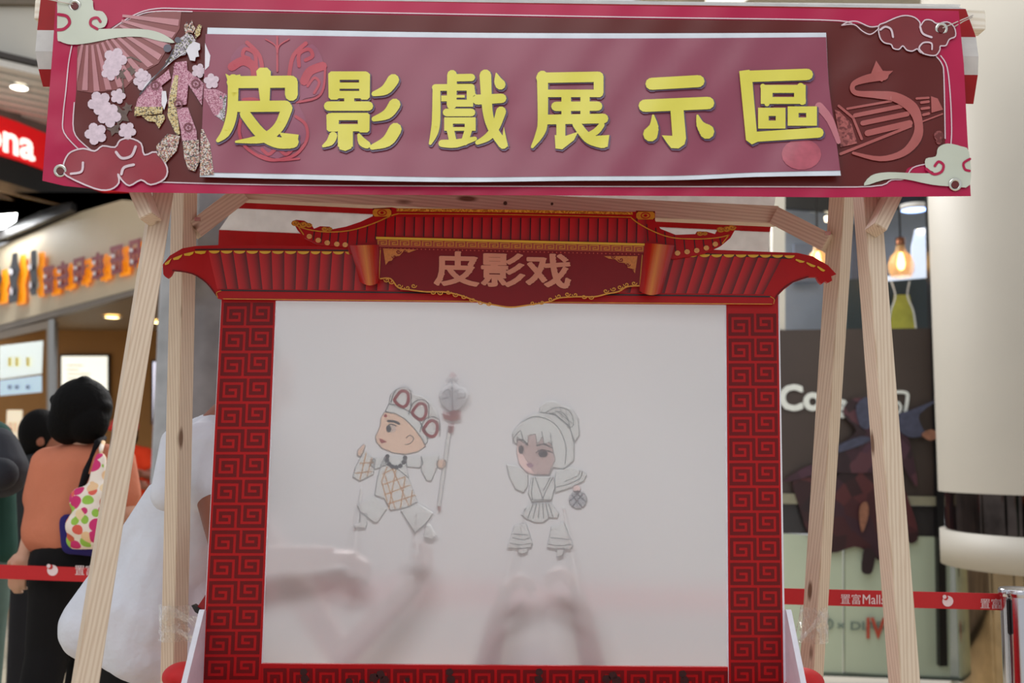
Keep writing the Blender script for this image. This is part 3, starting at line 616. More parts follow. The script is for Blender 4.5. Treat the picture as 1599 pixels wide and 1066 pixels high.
# ------------------------------------------------------------------ red and white striped canopy
CR = mat('canopy_red', (182, 22, 26), .5, bump=.08, bscale=6); CW = mat('canopy_white', (226, 226, 224), .5, bump=.08, bscale=6)
for m_ in (CR, CW):                                   # thin cloth lets daylight through
    nt = m_.node_tree; pb_ = nt.nodes['Principled BSDF']; o_ = nt.nodes['Material Output']
    tr2 = nt.nodes.new('ShaderNodeBsdfTranslucent'); mx2 = nt.nodes.new('ShaderNodeMixShader'); mx2.inputs[0].default_value = .45
    nt.links.new(pb_.inputs['Base Color'].links[0].from_socket, tr2.inputs[0]); nt.links.new(pb_.outputs[0], mx2.inputs[1]); nt.links.new(tr2.outputs[0], mx2.inputs[2]); nt.links.new(mx2.outputs[0], o_.inputs[0])
cano = empty('stall_canopy', (0, 2.4, 2.2), 'red and white striped fabric canopy over the stall, behind the pink banner', 'canopy')
def strip(name, L0, R0_, L1, R1, m_, n=24):
    V = []
    for k in range(n + 1):
        t = k / n; wv = .004 * math.sin(t * 23) + .003 * math.sin(t * 51 + 1)
        for (l, r) in ((L0, R0_), (L1, R1)):
            V.append(P(l[0] + (r[0] - l[0]) * t, l[1] + (r[1] - l[1]) * t, l[2] + (r[2] - l[2]) * t + wv))
    V += [v + Vector((0, .0015, 0)) for v in V]; N = 2 * (n + 1)
    Fc = [[2 * k, 2 * k + 1, 2 * k + 3, 2 * k + 2] for k in range(n)]
    Fc += [[i + N for i in f][::-1] for f in Fc]
    Fc += [[2 * k, 2 * k + 2, 2 * k + 2 + N, 2 * k + N] for k in range(n)] + [[2 * k + 1, 2 * k + 1 + N, 2 * k + 3 + N, 2 * k + 3] for k in range(n)]
    Fc += [[0, N, N + 1, 1], [2 * n, 2 * n + 1, 2 * n + 1 + N, 2 * n + N]]
    return mesh(name, V, Fc, m_, cano)
rows = [((70, -16, 2.30), (1497, 11, 2.30)), ((64, -6, 2.275), (1508, 14, 2.275)), ((58, 47, 2.255), (1524, 58, 2.255)), ((55, 80, 2.24), (1528, 88, 2.24)), ((60, 108, 2.25), (1527, 117, 2.25)), ((67, 135, 2.26), (1520, 162, 2.26))]
for k, (m_, nm) in enumerate([(CW, 'white_stripe'), (CR, 'red_stripe'), (CW, 'white_stripe'), (CW, 'white_stripe'), (CR, 'red_stripe')]): strip(nm, *rows[k], *rows[k + 1], m_)
# roof slope to the back eave: stripes run along it
zr = P(800, 0, 2.30).z; zl = 2.06
xl_, xr_ = P(64, 0, 2.30).x, P(1500, 0, 2.30).x
for k in range(6):
    y0 = 2.30 + .47 * k / 6; y1 = 2.30 + .47 * (k + 1) / 6; z0 = zr + (zl + .1 - zr) * k / 6; z1 = zr + (zl + .1 - zr) * (k + 1) / 6
    mesh('red_stripe' if k % 2 else 'white_stripe', [(xl_, y0, z0), (xr_, y0, z0), (xr_, y1, z1), (xl_, y1, z1)], [[0, 1, 2, 3]], CR if k % 2 else CW, cano)
YV = 2.76
vb = lambda x, y, l: P(x, y, YV - .001 * l + .003 * math.sin(x * .05))
for nm, poly, m_ in [('white_stripe', [(342, 262), (1212, 300), (1204, 353.5), (370, 313)], CW), ('red_stripe', [(370, 312.5), (1204, 353), (1202, 362.5), (366, 325)], CR),
                     ('white_stripe', [(366, 324.5), (1202, 362), (1200, 396), (342, 359)], CW), ('red_stripe', [(342, 358.5), (1200, 396), (1199, 432), (340, 400)], CR)]:
    slab(nm, poly, vb, .0015, m_, cano, grid=40)

# ------------------------------------------------------------------ pink banner
def YB(x, y):
    v = 2.20 - .05 * (y / 300) + .0035 * math.sin(x * .011 + y * .006) + .002 * math.sin(x * .031 - y * .02 + 1) + .0012 * math.sin(x * .07 + y * .05)
    d = (x - 1380) * .35 + (y - 100)                                  # soft tension fold from the right upper eyelet
    v += -.004 * math.exp(-(d / 16) ** 2) * max(0, min(1, (x - 1280) / 80)) * max(0, min(1, (1480 - x) / 60))
    v += .0012 * math.sin(x * .09) * math.exp(-((y - 292) / 14) ** 2)
    v += .0022 * math.sin(y * .09 + x * .04) * math.exp(-((x - 95) / 26) ** 2) + .0022 * math.sin(y * .09 - x * .04) * math.exp(-((x - 1500) / 24) ** 2)
    return v
def banner_surface(x, y, l): return P(x, y, YB(x, y) - .0011 * l)
ban = banner_surface
bn = empty('stall_banner', P(800, 300, 2.16), 'wide magenta banner with maroon panel and cloud corners, hung across the stall top', 'banner')
MAG = mat('banner_magenta', (176, 18, 70), .36, noise=.05, nscale=8, spec=.35); MAR = mat('banner_maroon', (94, 24, 20), .38, noise=.06, nscale=4, spec=.35)
LINE = mat('banner_white_line', (216, 196, 204), .35)
slab('cloth', [(88, -8), (450, -1), (850, 7), (1260, 13), (1497, 17), (1505, 100), (1510, 200), (1516, 306), (1300, 308), (1100, 306), (900, 305), (600, 304), (350, 302), (200, 300), (100, 290), (66, 282), (74, 180), (82, 80)], ban, .001, MAG, bn, grid=22)
panel = spline([(130, 69), (121, 90), (119, 144), (115, 180), (115, 204), (133, 227), (170, 250), (240, 283), (420, 288), (700, 290), (1200, 291), (1368, 290), (1386, 282), (1412, 270), (1419, 261), (1446, 254), (1470, 238), (1476, 216), (1474, 120), (1470, 99), (1461, 87), (1440, 70), (1400, 50), (1300, 34), (1000, 30), (600, 23), (300, 18), (240, 17.5), (205, 25), (170, 45)], 3, True)
decal('maroon_panel', [panel], ban, 1, MAR, bn, grid=30)
for pts in ([(112, 72), (107, 99), (103, 140), (98.6, 180), (100, 207), (124, 234), (140, 244)], [(1469, 87), (1479, 105), (1484, 150), (1486, 200), (1485, 224)], [(172, 47), (208, 24), (244, 13.5), (310, 14), (600, 20), (1000, 27), (1280, 31), (1330, 36)],
            [(240, 284), (420, 288.5), (700, 290.5), (1200, 291.5), (1360, 291), (1392, 281), (1412, 279), (1425, 262), (1446, 256)], [(116, 160), (115, 204), (133, 227), (160, 246)], [(1462, 88), (1471, 100), (1474, 120), (1476, 216)], [(178, 45), (215, 24), (246, 17.5), (300, 18)]):
    decal('white_line', stroke(pts, 1.8, 4, n=6), ban, 2, LINE, bn, grid=None)
k1 = lambda p: t1(p, 40, 0, 3.33); k5 = lambda p: t1(p, 1200, 0, 3.33); k8 = lambda p: t1(p, 1260, 0, 5.71); kf = lambda p: t1(p, 200, 40, 4.2625)
FAN1 = mat('fan_dusky', (136, 72, 72), .35); FAN2 = mat('fan_pink', (186, 128, 134), .35); CLOUD = mat('cloud_grey_green', (196, 202, 186), .32, noise=.04, nscale=12)
fan = [(270, 240), (265, 400), (268, 470), (340, 482), (450, 470), (520, 455), (590, 385), (690, 330), (745, 240), (800, 150), (810, 60), (680, 60), (560, 90), (450, 150), (330, 220)]
decal('fan', [k1(fan)], ban, 2, FAN1, bn, grid=30)
import cmath
rays = []
cx0, cy0 = 330, 60
for k in range(12):
    a0 = math.radians(5 + k * 8.6); a1 = a0 + math.radians(4.2)
    def hit(a):
        best = 60
        dx, dy = math.cos(a), math.sin(a)
        for r in range(60, 560, 6):
            x, y = cx0 + dx * r, cy0 + dy * r; c = False; j = len(fan) - 1
            for i in range(len(fan)):
                if (fan[i][1] > y) != (fan[j][1] > y) and x < (fan[j][0] - fan[i][0]) * (y - fan[i][1]) / (fan[j][1] - fan[i][1]) + fan[i][0]: c = not c
                j = i
            if c: best = r
        return best
    ra, rb = hit(a0) - 4, hit(a1) - 4
    if min(ra, rb) < 150: continue
    s0 = 175
    rays.append(k1([(cx0 + s0 * math.cos(a0), cy0 + s0 * math.sin(a0)), (cx0 + ra * math.cos(a0), cy0 + ra * math.sin(a0)), (cx0 + rb * math.cos(a1), cy0 + rb * math.sin(a1)), (cx0 + s0 * math.cos(a1), cy0 + s0 * math.sin(a1))]))
for q in rays: decal('fan_ray', [q], ban, 3, FAN2, bn, grid=30)
PET = mat('blossom_pink_white', (214, 194, 206), .45, noise=.12, nscale=120); LEAF = mat('leaf_grey_brown', (98, 78, 70), .4, noise=.25, nscale=90)
def blossom(x, y, r, kk, layer=4, par=None, surf=None):
    pol = [circ(x + r * .6 * math.cos(a), y + r * .6 * math.sin(a), r * .43, 9) for a in [i * 2 * math.pi / 5 + x for i in range(5)]] + [circ(x, y, r * .3, 7)]
    decal('blossom', [kk(p) for p in pol], surf or ban, layer, PET, par or bn)
for (x, y, r) in [(490, 385, 40), (560, 360, 38), (590, 400, 22), (495, 600, 55), (460, 670, 40), (530, 560, 30)]:
    decal('leaf', [k1([(x + r * (1 if i % 2 else .55) * math.cos(i * .63), y + r * (1 if i % 2 else .5) * math.sin(i * .63)) for i in range(10)])], ban, 3, LEAF, bn)
decal('branch', [q for q in [k1(p) for p in stroke([(510, 480), (505, 400), (530, 300), (600, 320)], 8, 3, n=6)]], ban, 3, LEAF, bn)
for (x, y, r) in [(465, 310, 62), (440, 370, 48), (610, 420, 50), (385, 535, 62), (435, 600, 62), (365, 695, 58), (528, 680, 46), (480, 500, 40)]: blossom(x, y, r, k1)
# cloud ornaments
cl1 = [(165, 40), (165, 5), (190, -18), (335, -12), (355, 50), (400, 60), (425, 100), (410, 140), (375, 150), (520, 148), (640, 155), (720, 180), (775, 222), (700, 214), (600, 192), (480, 195), (340, 222), (240, 232), (180, 215), (165, 195)]
cl2 = [(497, 965), (535, 912), (620, 895), (760, 900), (860, 898), (820, 872), (818, 825), (870, 812), (882, 768), (930, 746), (1000, 760), (1043, 790), (1048, 960), (960, 968), (850, 960), (700, 930), (600, 935)]
decal('solid_cloud', [k1(spline(cl1, 3, True))], ban, 4, CLOUD, bn, grid=25); decal('solid_cloud', [k5(spline(cl2, 3, True))], ban, 4, CLOUD, bn, grid=25)
for kk, pts, ww in [(k1, [(170, 75), (215, 85), (228, 120), (200, 150), (165, 155)], 16), (k1, [(372, 150), (338, 128), (342, 100), (372, 92), (388, 112)], 14), (k5, [(822, 878), (860, 905), (900, 892), (910, 858), (885, 840), (865, 862)], 14), (k5, [(1048, 826), (1015, 848), (1022, 880), (1046, 888)], 13)]:
    decal('cloud_curl', [kk(p) for p in stroke(pts, ww, 4, n=8)], ban, 5, MAG, bn)
CF = mat('cloud_crimson_fill', (146, 36, 52), .33); CF2 = mat('cloud_maroon_fill', (118, 34, 38), .33)
ca = spline([(205, 830), (235, 790), (300, 772), (360, 785), (400, 758), (465, 765), (490, 730), (540, 718), (600, 745), (618, 805), (680, 790), (735, 870), (722, 930), (650, 960), (600, 935), (540, 965), (500, 935), (480, 905), (485, 950), (440, 985), (360, 980), (215, 915), (196, 875)], 3, True)
cb = spline([(640, 230), (700, 200), (800, 155), (880, 138), (960, 155), (1008, 200), (1010, 235), (1050, 180), (1110, 180), (1160, 210), (1250, 195), (1312, 240), (1325, 322), (1270, 350), (1240, 405), (1190, 410), (1185, 445), (1150, 492), (1080, 490), (1010, 465), (985, 435), (940, 455), (890, 445), (855, 408), (820, 440), (770, 430), (750, 395), (690, 380), (650, 330)], 3, True)
for kk, pts, mm, ww in ((k1, ca, CF, 8), (k8, cb, CF2, 11)):
    decal('cloud_fill', [kk(pts)], ban, 4, mm, bn, grid=30); decal('cloud_outline', [kk(p) for p in stroke(pts + [pts[0]], ww, n=6)], ban, 5, LINE, bn)
for kk, pts, ww in [(k1, [(470, 790), (500, 822), (550, 810), (572, 762)], 14), (k1, [(498, 905), (512, 870), (562, 856)], 14), (k1, [(235, 903), (290, 892), (298, 845)], 12), (k8, [(640, 232), (560, 238), (450, 192), (370, 195), (310, 225)], 10),
                (k8, [(310, 225), (420, 218), (500, 280), (570, 305), (640, 255)], 9), (k8, [(655, 265), (700, 238), (750, 262), (768, 330)], 18), (k8, [(1010, 240), (1035, 300), (1112, 332)], 18), (k8, [(1115, 440), (1110, 385), (1040, 380), (1000, 430), (1040, 478)], 14)]:
    decal('cloud_curl', [kk(p) for p in stroke(pts, ww, 4, n=7)], ban, 6, LINE, bn)
# printed shadow puppet figure
SP_P = mat_speckle('figure_pink_lace', [(196, 140, 158), (170, 104, 128), (214, 170, 184), (150, 84, 104), (206, 150, 168)], 520, .5)
SP_B = mat_speckle('figure_beads', [(206, 196, 190), (60, 48, 52), (190, 150, 120), (170, 110, 110), (214, 206, 196), (130, 110, 90)], 400, .5)
SP_G = mat_speckle('figure_gold_trim', [(206, 186, 130), (190, 160, 100), (214, 200, 160), (90, 78, 60)], 440, .5)
SP_H = mat_speckle('figure_headdress', [(196, 190, 200), (70, 66, 84), (150, 140, 150), (120, 120, 80), (214, 206, 210)], 440, .5)
FW = mat('figure_white', (226, 222, 230), .4); FD = mat('figure_dark', (56, 52, 62), .4)
fig = [('printed_skirt', [(270, 290), (232, 325), (130, 400), (62, 490), (50, 545), (222, 545), (240, 450), (222, 400), (285, 350)], SP_P, 5), ('printed_hem', [(46, 540), (232, 540), (226, 585), (40, 602)], SP_G, 6),
       ('printed_sash', [(90, 600), (160, 600), (240, 590), (245, 620), (205, 685), (180, 640), (130, 635)], SP_G, 5), ('printed_torso', [(312, 245), (390, 235), (402, 380), (388, 525), (320, 532), (262, 520), (285, 400)], SP_P, 5),
       ('printed_trim', [(312, 330), (335, 330), (318, 520), (345, 720), (322, 730), (262, 600), (270, 500), (290, 400)], SP_G, 6), ('printed_arm', [(385, 290), (470, 350), (502, 385), (490, 530), (440, 450), (380, 360), (330, 330), (300, 270)], SP_P, 5),
       ('printed_thigh', [(318, 545), (398, 545), (455, 700), (460, 760), (360, 770), (350, 690)], SP_P, 5), ('printed_boot', [(362, 765), (470, 760), (478, 900), (445, 970), (400, 955), (375, 880)], SP_B, 6),
       ('printed_boot', [(262, 720), (345, 735), (325, 830), (250, 912), (195, 860), (188, 800)], SP_B, 6), ('printed_headdress', [(310, 135), (345, 85), (395, 50), (425, 60), (450, 100), (400, 150), (380, 195), (330, 205), (255, 265), (250, 235), (300, 180)], SP_H, 6),
       ('printed_plume', [(372, 0), (392, -28), (404, 0), (425, -40), (432, -8), (450, 20), (430, 50), (400, 45), (385, 60), (376, 30)], SP_B, 6), ('printed_plume', [(440, 50), (470, -10), (490, 0), (478, 60), (450, 85)], SP_G, 5),
       ('printed_face', [(385, 165), (405, 130), (440, 105), (478, 120), (480, 158), (466, 168), (472, 205), (450, 210), (445, 236), (412, 230), (400, 196)], FW, 7), ('printed_sword', [(392, 172), (300, 232), (150, 362), (92, 440), (112, 392), (250, 268), (372, 178)], FW, 7),
       ('printed_glove', [(225, 435), (252, 435), (260, 500), (240, 560), (222, 520)], FW, 7)]
for nm, pts, mm, ly in fig: decal(nm, [kf(pts)], ban, ly, mm, bn, grid=25)
decal('printed_sword', [kf(p) for p in stroke([(78, 458), (150, 370), (245, 265), (300, 160)], 8, 2, n=6)], ban, 8, FD, bn)
decal('printed_bun', [kf(circ(262, 150, 27, 12))], ban, 6, mat('figure_grey', (92, 90, 104), .4), bn); decal('printed_bun', [kf(circ(330, 95, 20, 10))], ban, 7, mat('figure_grey', (92, 90, 104), .4), bn)
FR = mat('figure_crimson', (112, 44, 56), .4)
for (x, y) in ((180, 395), (450, 385), (335, 520), (400, 675)):
    decal('printed_rosette', [kf(p) for p in stroke(circ(x, y, 26, 10) + [(x + 26, y)], 9, n=6)] + [kf(circ(x, y, 8, 8))], ban, 7, FR, bn)
blossom(470, 300, 48, kf, 6); blossom(90, 330, 46, kf, 5)
# zither and ribbon on the right
RIB = mat('ribbon_salmon', (170, 88, 84), .34); 
decal('printed_ribbon', [k5([(560, 315), (528, 395), (590, 425), (648, 368), (596, 370)])] + [k5(p) for p in stroke([(600, 392, 50), (500, 412, 40), (440, 440, 26), (452, 482, 26), (560, 492, 38), (660, 505, 50), (748, 560, 58), (780, 640, 44), (770, 720, 50), (700, 795, 36), (580, 825, 26), (440, 795, 14)], None, 4)], ban, 4, RIB, bn, grid=30)
for a, b, ww in [((410, 565), (640, 525), 12), ((450, 600), (690, 552), 22), ((490, 640), (722, 592), 26), ((515, 692), (735, 640), 32), ((375, 800), (740, 655), 15), ((800, 632), (905, 592), 8), ((770, 512), (832, 508), 12), ((795, 533), (832, 528), 14), ((797, 565), (834, 560), 14), ((805, 597), (834, 590), 14), ((365, 550), (440, 612), 13), ((440, 612), (485, 722), 13)]:
    decal('printed_zither_slat', [k5(p) for p in stroke([a, b], ww, n=8)], ban, 3, RIB, bn)
decal('printed_zither_end', [k5([(845, 500), (880, 512), (908, 570), (848, 586)])], ban, 3, RIB, bn)
decal('printed_zither_carving', [k5([(345, 570), (370, 580), (430, 640), (462, 745), (375, 765)])], ban, 3, mat_speckle('carving_print', [(170, 88, 84), (112, 40, 40), (150, 74, 70)], 180, .4), bn)
decal('printed_seal', [k5(circ(886, 705, 26, 14))] + [k5(circ(886, 735, 16, 10))], ban, 3, mat_speckle('seal_print', [(140, 70, 68), (104, 38, 36)], 160, .4), bn)
EY = mat('eyelet_hole', (96, 24, 22), .5)
for (x, y) in [(116.6, 9), (94, 266.6), (1470, 45), (1491.5, 288)]:
    torus('eyelet', ban(x, y, 4), (0, -1, -.1), .0105, .0036, STEEL, bn, 28, 8, .6); decal('eyelet_hole', [circ(x, y, 6, 14)], ban, 6, EY, bn)
CORD = mat('pale_cord', (206, 196, 186), .6)
tube('tie_cord', [ban(1472, 44, 6), P(1495, 34, 2.19), P(1519, 24, 2.25)], .0013, CORD, bn, 6); tube('tie_cord', [ban(1490, 42, 5), P(1505, 33, 2.20), P(1518, 27, 2.25)], .0012, CORD, bn, 6)
tube('tie_cord', [ban(114, 7, 6), P(90, 2, 2.19), P(66, -3, 2.25)], .0014, CORD, bn, 6)

# ------------------------------------------------------------------ mauve title strip pasted over the banner
def YS(x, y): return YB(x, y) - .013 - .006 * max(0, (y - 220) / 60) * (1 + .5 * math.sin(x * .012)) + .0015 * math.sin(x * .017 + 2 + y * .02) - .002 * math.exp(-((x - 770) / 60) ** 2) * max(0, (y - 230) / 50)
def strip_surface(x, y, l): return P(x, y, YS(x, y) - .0011 * l)
stp = strip_surface
ts = empty('title_strip', P(800, 280, 2.14), 'mauve paper strip with six large yellow characters pasted across the magenta banner', 'sign')
slab('paper', spline([(324, 43), (640, 50), (960, 52), (1290, 51)], 5)[:-1] + spline([(1290, 51), (1294, 130), (1302, 190), (1313, 274)], 3)[:-1] + spline([(1313, 274), (1180, 276), (1060, 281), (900, 282), (700, 284), (480, 280), (312, 276)], 4)[:-1] + [(312, 276), (318, 160)], stp, .0008, mat('strip_white_edge', (214, 222, 232), .35), ts, grid=25)
decal('mauve_field', [spline([(321, 53), (640, 58), (960, 60), (1290, 58)], 5)[:-1] + spline([(1290, 58), (1294, 130), (1302, 190), (1312, 266)], 3)[:-1] + spline([(1312, 266), (1180, 269), (1060, 274), (900, 275), (700, 276.5), (480, 272), (313, 269)], 4)], stp, 1, mat('strip_mauve', (142, 66, 88), .3, noise=.04, nscale=8, spec=.5), ts, grid=25)
k2 = lambda p: t1(p, 320, 40, 3.8075); k3 = lambda p: t1(p, 660, 40, 3.8075); k4 = lambda p: t1(p, 960, 40, 3.808)
MR = mat('mask_red', (182, 62, 78), .3); MP = mat('mask_plum', (122, 66, 98), .3)
decal('mask_shadow', [k2(spline([(140, 250), (230, 110), (330, 200), (350, 330), (430, 300), (500, 320), (530, 190), (640, 110), (710, 240), (690, 400), (560, 450), (600, 560), (600, 680), (430, 790), (250, 700), (200, 560)], 3, True))], stp, 2, mat('mask_mauve', (146, 74, 100), .3), ts, grid=30)
for pts, ww in [([(160, 245), (225, 210), (290, 245), (300, 320)], 52), ([(700, 240), (625, 270), (590, 330)], 52), ([(430, 66), (430, 270)], 12), ([(250, 100), (325, 180), (345, 300)], 24), ([(600, 105), (525, 180), (500, 300)], 24), ([(305, 235), (295, 165), (240, 138), (225, 178), (262, 195)], 22), ([(560, 240), (560, 168), (618, 140), (640, 180), (598, 205)], 22),
                ([(212, 560), (205, 640), (240, 720), (340, 785), (430, 798), (540, 765), (605, 680), (600, 590), (540, 540)], 18), ([(340, 735), (380, 765), (430, 730), (480, 765), (520, 735)], 20), ([(545, 455), (660, 430), (705, 370), (715, 250)], 14), ([(360, 80), (420, 120), (430, 180), (440, 120), (500, 80)], 8), ([(230, 440), (300, 440), (370, 480)], 22), ([(610, 360), (650, 310), (680, 340), (650, 400)], 16), ([(560, 790), (430, 800), (330, 770)], 12)]:
    decal('mask_stroke', [k2(p) for p in stroke(pts, ww, 4, n=8)], stp, 3, MR, ts, grid=35)
decal('faint_red_mask', [k4(circ(1110, 765, 118, 18, 92))], stp, 2, mat('faint_red_print', (176, 84, 100), .28, noise=.12, nscale=60), ts, grid=30)
decal('ribbon_ghost', [k4(p) for p in stroke([(1215, 480, 50), (1280, 560, 44), (1330, 690, 26)], None, 3)], stp, 2, mat('ghost_pink', (190, 116, 126), .3), ts)
for nm, pts, mm in [('ghost_face', [(512, 115), (530, 160), (548, 200), (538, 270), (512, 296)], FW), ('ghost_sleeve', [(508, 420), (590, 425), (655, 458), (625, 590), (575, 600), (505, 470)], SP_P), ('ghost_sleeve', [(612, 465), (658, 462), (640, 640), (585, 600)], SP_H), ('ghost_boot', [(486, 690), (500, 690), (545, 790), (572, 990), (478, 996), (480, 800)], SP_B)]:
    decal(nm, [kf([(max(x, 1), y) for x, y in pts])], stp, 2, mm, ts)
blossom(555, 370, 52, kf, 3, ts, stp)
# six characters drawn stroke by stroke
def rr(x0, y0, x1, y1, r=8):
    return [(x0 + r, y0), (x1 - r, y0), (x1 + 2, y0 + r), (x1, y1 - r), (x1 - r, y1), (x0 + r, y1), (x0, y1 - r), (x0 - 2, y0 + r)]
ch = []
ch.append((k2, '皮', stroke([(168, 320, 64), (165, 480, 62), (150, 570, 62), (120, 640, 52), (78, 682, 24)], None, 3) + [[(122, 285), (150, 300), (210, 290), (215, 330), (140, 345)]] + stroke([(165, 336), (515, 333)], 72) + stroke([(514, 335), (514, 410)], 76) +
          [[(305, 270), (325, 250), (370, 250), (392, 272), (384, 460), (330, 460)]] + stroke([(200, 481), (480, 478)], 66) + stroke([(488, 490, 66), (440, 600, 62), (350, 668, 56), (185, 690, 14)], None, 4) + stroke([(238, 525, 62), (330, 640, 66), (430, 695, 66), (520, 690, 76)], None, 4) + [[(440, 635), (558, 648), (545, 720), (500, 732)]]))
ch.append((k2, '影', [rr(735, 272, 800, 440, 14), rr(918, 275, 980, 440, 14), rect(760, 272, 960, 322), rect(760, 338, 960, 375), rect(760, 388, 950, 432), rect(828, 420, 888, 460)] + stroke([(735, 478), (972, 478)], 56) +
          [rr(724, 520, 795, 630, 12), rr(910, 518, 978, 635, 12), rect(750, 518, 960, 562), rect(750, 585, 960, 628), rect(790, 600, 880, 720), [(790, 690), (880, 690), (870, 730), (835, 745), (800, 735)]] + stroke([(762, 655, 50), (745, 690, 46), (705, 715, 18)], None, 3) + stroke([(915, 650, 20), (935, 690, 50), (962, 708, 46)], None, 3) +
          stroke([(1120, 322, 70), (1075, 380, 60), (1005, 405, 30)], None, 4) + stroke([(1128, 468, 70), (1085, 525, 60), (1005, 555, 30)], None, 4) + stroke([(1132, 615, 76), (1085, 685, 68), (995, 722, 32)], None, 4)))
ch.append((k3, '戲', stroke([(175, 292), (172, 470)], 58) + stroke([(195, 310), (290, 308)], 44) + stroke([(75, 368), (290, 366)], 40) + stroke([(82, 372, 46), (80, 560, 50), (68, 640, 44), (45, 700, 18)], None, 3) + [rect(150, 440, 300, 482), rect(262, 360, 300, 470), rect(110, 415, 160, 450), rect(200, 412, 250, 428)] + stroke([(285, 370), (290, 400)], 46) +
          stroke([(142, 516), (290, 516)], 46) + ring(128, 545, 315, 625, 180, 583, 250, 603) + stroke([(165, 620), (180, 690)], 44) + stroke([(272, 620), (250, 690)], 44) + stroke([(115, 700, 44), (200, 700, 50), (310, 672, 26)], None, 3) +
          stroke([(325, 440, 60), (470, 432, 56)]) + [[(310, 400), (340, 430), (330, 470), (315, 465)]] + stroke([(373, 295, 70), (385, 500, 60), (415, 610, 56), (478, 705, 56)], None, 4) + stroke([(466, 510, 60), (435, 600, 50), (390, 660, 46), (325, 695, 26)], None, 4) + stroke([(438, 285, 10), (450, 330, 50), (462, 350, 62)], None, 3) + [[(482, 600), (508, 720), (470, 700)]]))
ch.append((k3, '展', stroke([(705, 310), (1045, 304)], 62) + stroke([(1046, 304), (1046, 398)], 58) + [rect(730, 380, 1050, 425)] + stroke([(712, 300, 66), (714, 560, 60), (698, 640, 52), (652, 720, 18)], None, 3) + [rect(825, 410, 882, 580), rect(938, 410, 993, 580)] + stroke([(792, 480), (1040, 478)], 56) + stroke([(740, 558), (1075, 552)], 58) +
          [rect(795, 570, 848, 720), [(785, 650), (850, 655), (925, 630), (900, 680), (830, 735), (790, 730)]] + stroke([(915, 585, 50), (985, 670, 58), (1070, 695, 68)], None, 4) + [[(1030, 655), (1110, 650), (1100, 720), (1060, 728)]] + stroke([(1065, 590, 34), (1030, 630, 40), (975, 655, 30)], None, 3)))
ch.append((k4, '示', stroke([(218, 346), (498, 330)], 72) + stroke([(178, 476), (555, 460)], 74) + [[(330, 490), (408, 488), (424, 670), (415, 705), (380, 730), (335, 728), (312, 700), (280, 652), (342, 655)]] + stroke([(228, 535, 14), (232, 600, 56), (212, 645, 88)], None, 3) + stroke([(492, 535, 14), (510, 590, 50), (548, 630, 88)], None, 3)))
ch.append((k4, '區', stroke([(780, 302), (1145, 290)], 68) + [[(740, 270), (800, 262), (815, 290), (845, 640), (850, 690), (815, 706), (780, 680)]] + stroke([(815, 662), (1212, 636)], 60) +
          ring(868, 352, 1135, 465, 938, 400, 1066, 424) + ring(852, 488, 1015, 612, 915, 537, 957, 564) + ring(1028, 480, 1202, 595, 1093, 519, 1138, 546) + stroke([(880, 360), (905, 465)], 30) + stroke([(1105, 362), (1115, 450)], 44)))
TY = mat('title_yellow', (222, 214, 84), .32, noise=.02); TSH = mat('title_blue_shadow', (96, 78, 108), .32)
for kk, c, polys in ch:
    out = []
    for p in polys:
        q = kk([(a[0], a[1]) for a in p]); mx_ = sum(a[0] for a in q) / len(q); my_ = sum(a[1] for a in q) / len(q)
        e2 = []
        for a in q:
            dx, dy = a[0] - mx_, a[1] - my_; L = math.hypot(dx, dy) + 1e-6; e2.append((a[0] + dx / L * 1.6 + 1.3, a[1] + dy / L * 1.6 + 2.0))
        out.append(e2)
    decal('character_shadow', out, stp, 4, TSH, ts); decal('character', [kk([(a[0], a[1]) for a in p]) for p in polys], stp, 6, TY, ts)

# ------------------------------------------------------------------ puppet theatre board
Y0 = 2.42
bd = lambda x, y, l: P(x, y, Y0 - .0008 * l)
rf = lambda x, y, l: P(x, y, Y0 - .012 - .0008 * l)
pq = lambda x, y, l: P(x, y, Y0 - .030 - .0008 * l)
th = empty('puppet_theatre', P(770, 1067, Y0), 'red cardboard puppet theatre with pagoda roof, pillars and a translucent screen', 'puppet theatre')
slab('pillar', [(346, 455), (431, 455), (407, 1068), (314, 1068)], bd, .012, FOAM, th); slab('pillar', [(1133, 460), (1217, 460), (1227, 1068), (1137, 1068)], bd, .012, FOAM, th)
slab('lower_board', [(407, 1036), (1138, 1041.5), (1138, 1068), (406, 1068)], bd, .012, RED, th)
decal('red_print', [[(346.5, 456), (431, 456), (407, 1068), (315, 1068)]], bd, 1, RED, th); decal('red_print', [[(1134, 460), (1215, 460), (1223.5, 1068), (1138, 1068)]], bd, 1, RED, th)
MOT = [(4, 4), (2, 4), (2, 2), (6, 2), (6, 6), (0, 6), (0, 0), (8, 0), (8, 6), (16, 6), (16, 0), (10, 0), (10, 4), (14, 4), (14, 2), (12, 2)]
KEY = mat('key_dark_red', (104, 4, 8), .4, noise=.04, spec=.3)
def key_row(fl_, fr__, y0, pitch, ymax=2000, surf=bd):
    u = pitch / 8.0
    def mp(x, y):
        yy = y0 + (y + .55) * u; l = fl_(yy); r = fr__(yy); return (l + (x + .9) / 17.8 * (r - l), yy)
    pol = []
    for q in sqline(MOT, 1.08):
        pol.append([(x, min(y, 1067.5 + .01 * i)) for i, (x, y) in enumerate(mp(*c) for c in q)])
    return pol
lf = lambda y: 347 - (y - 466) * .0535 + 1.5; rt = lambda y: 430 - (y - 468) * .0400 - 1.2
for k in range(15):
    y0 = 472.5 + k * 39.5
    decal('key_pattern', [p for p in key_row(lf, rt, y0, 39.5) if min(a[1] for a in p) < 1066], bd, 2, KEY, th)
lf2 = lambda y: 1134.5 + (y - 475) * .0072 + 1.2; rt2 = lambda y: 1215 + (y - 475) * .0150 - 1.5
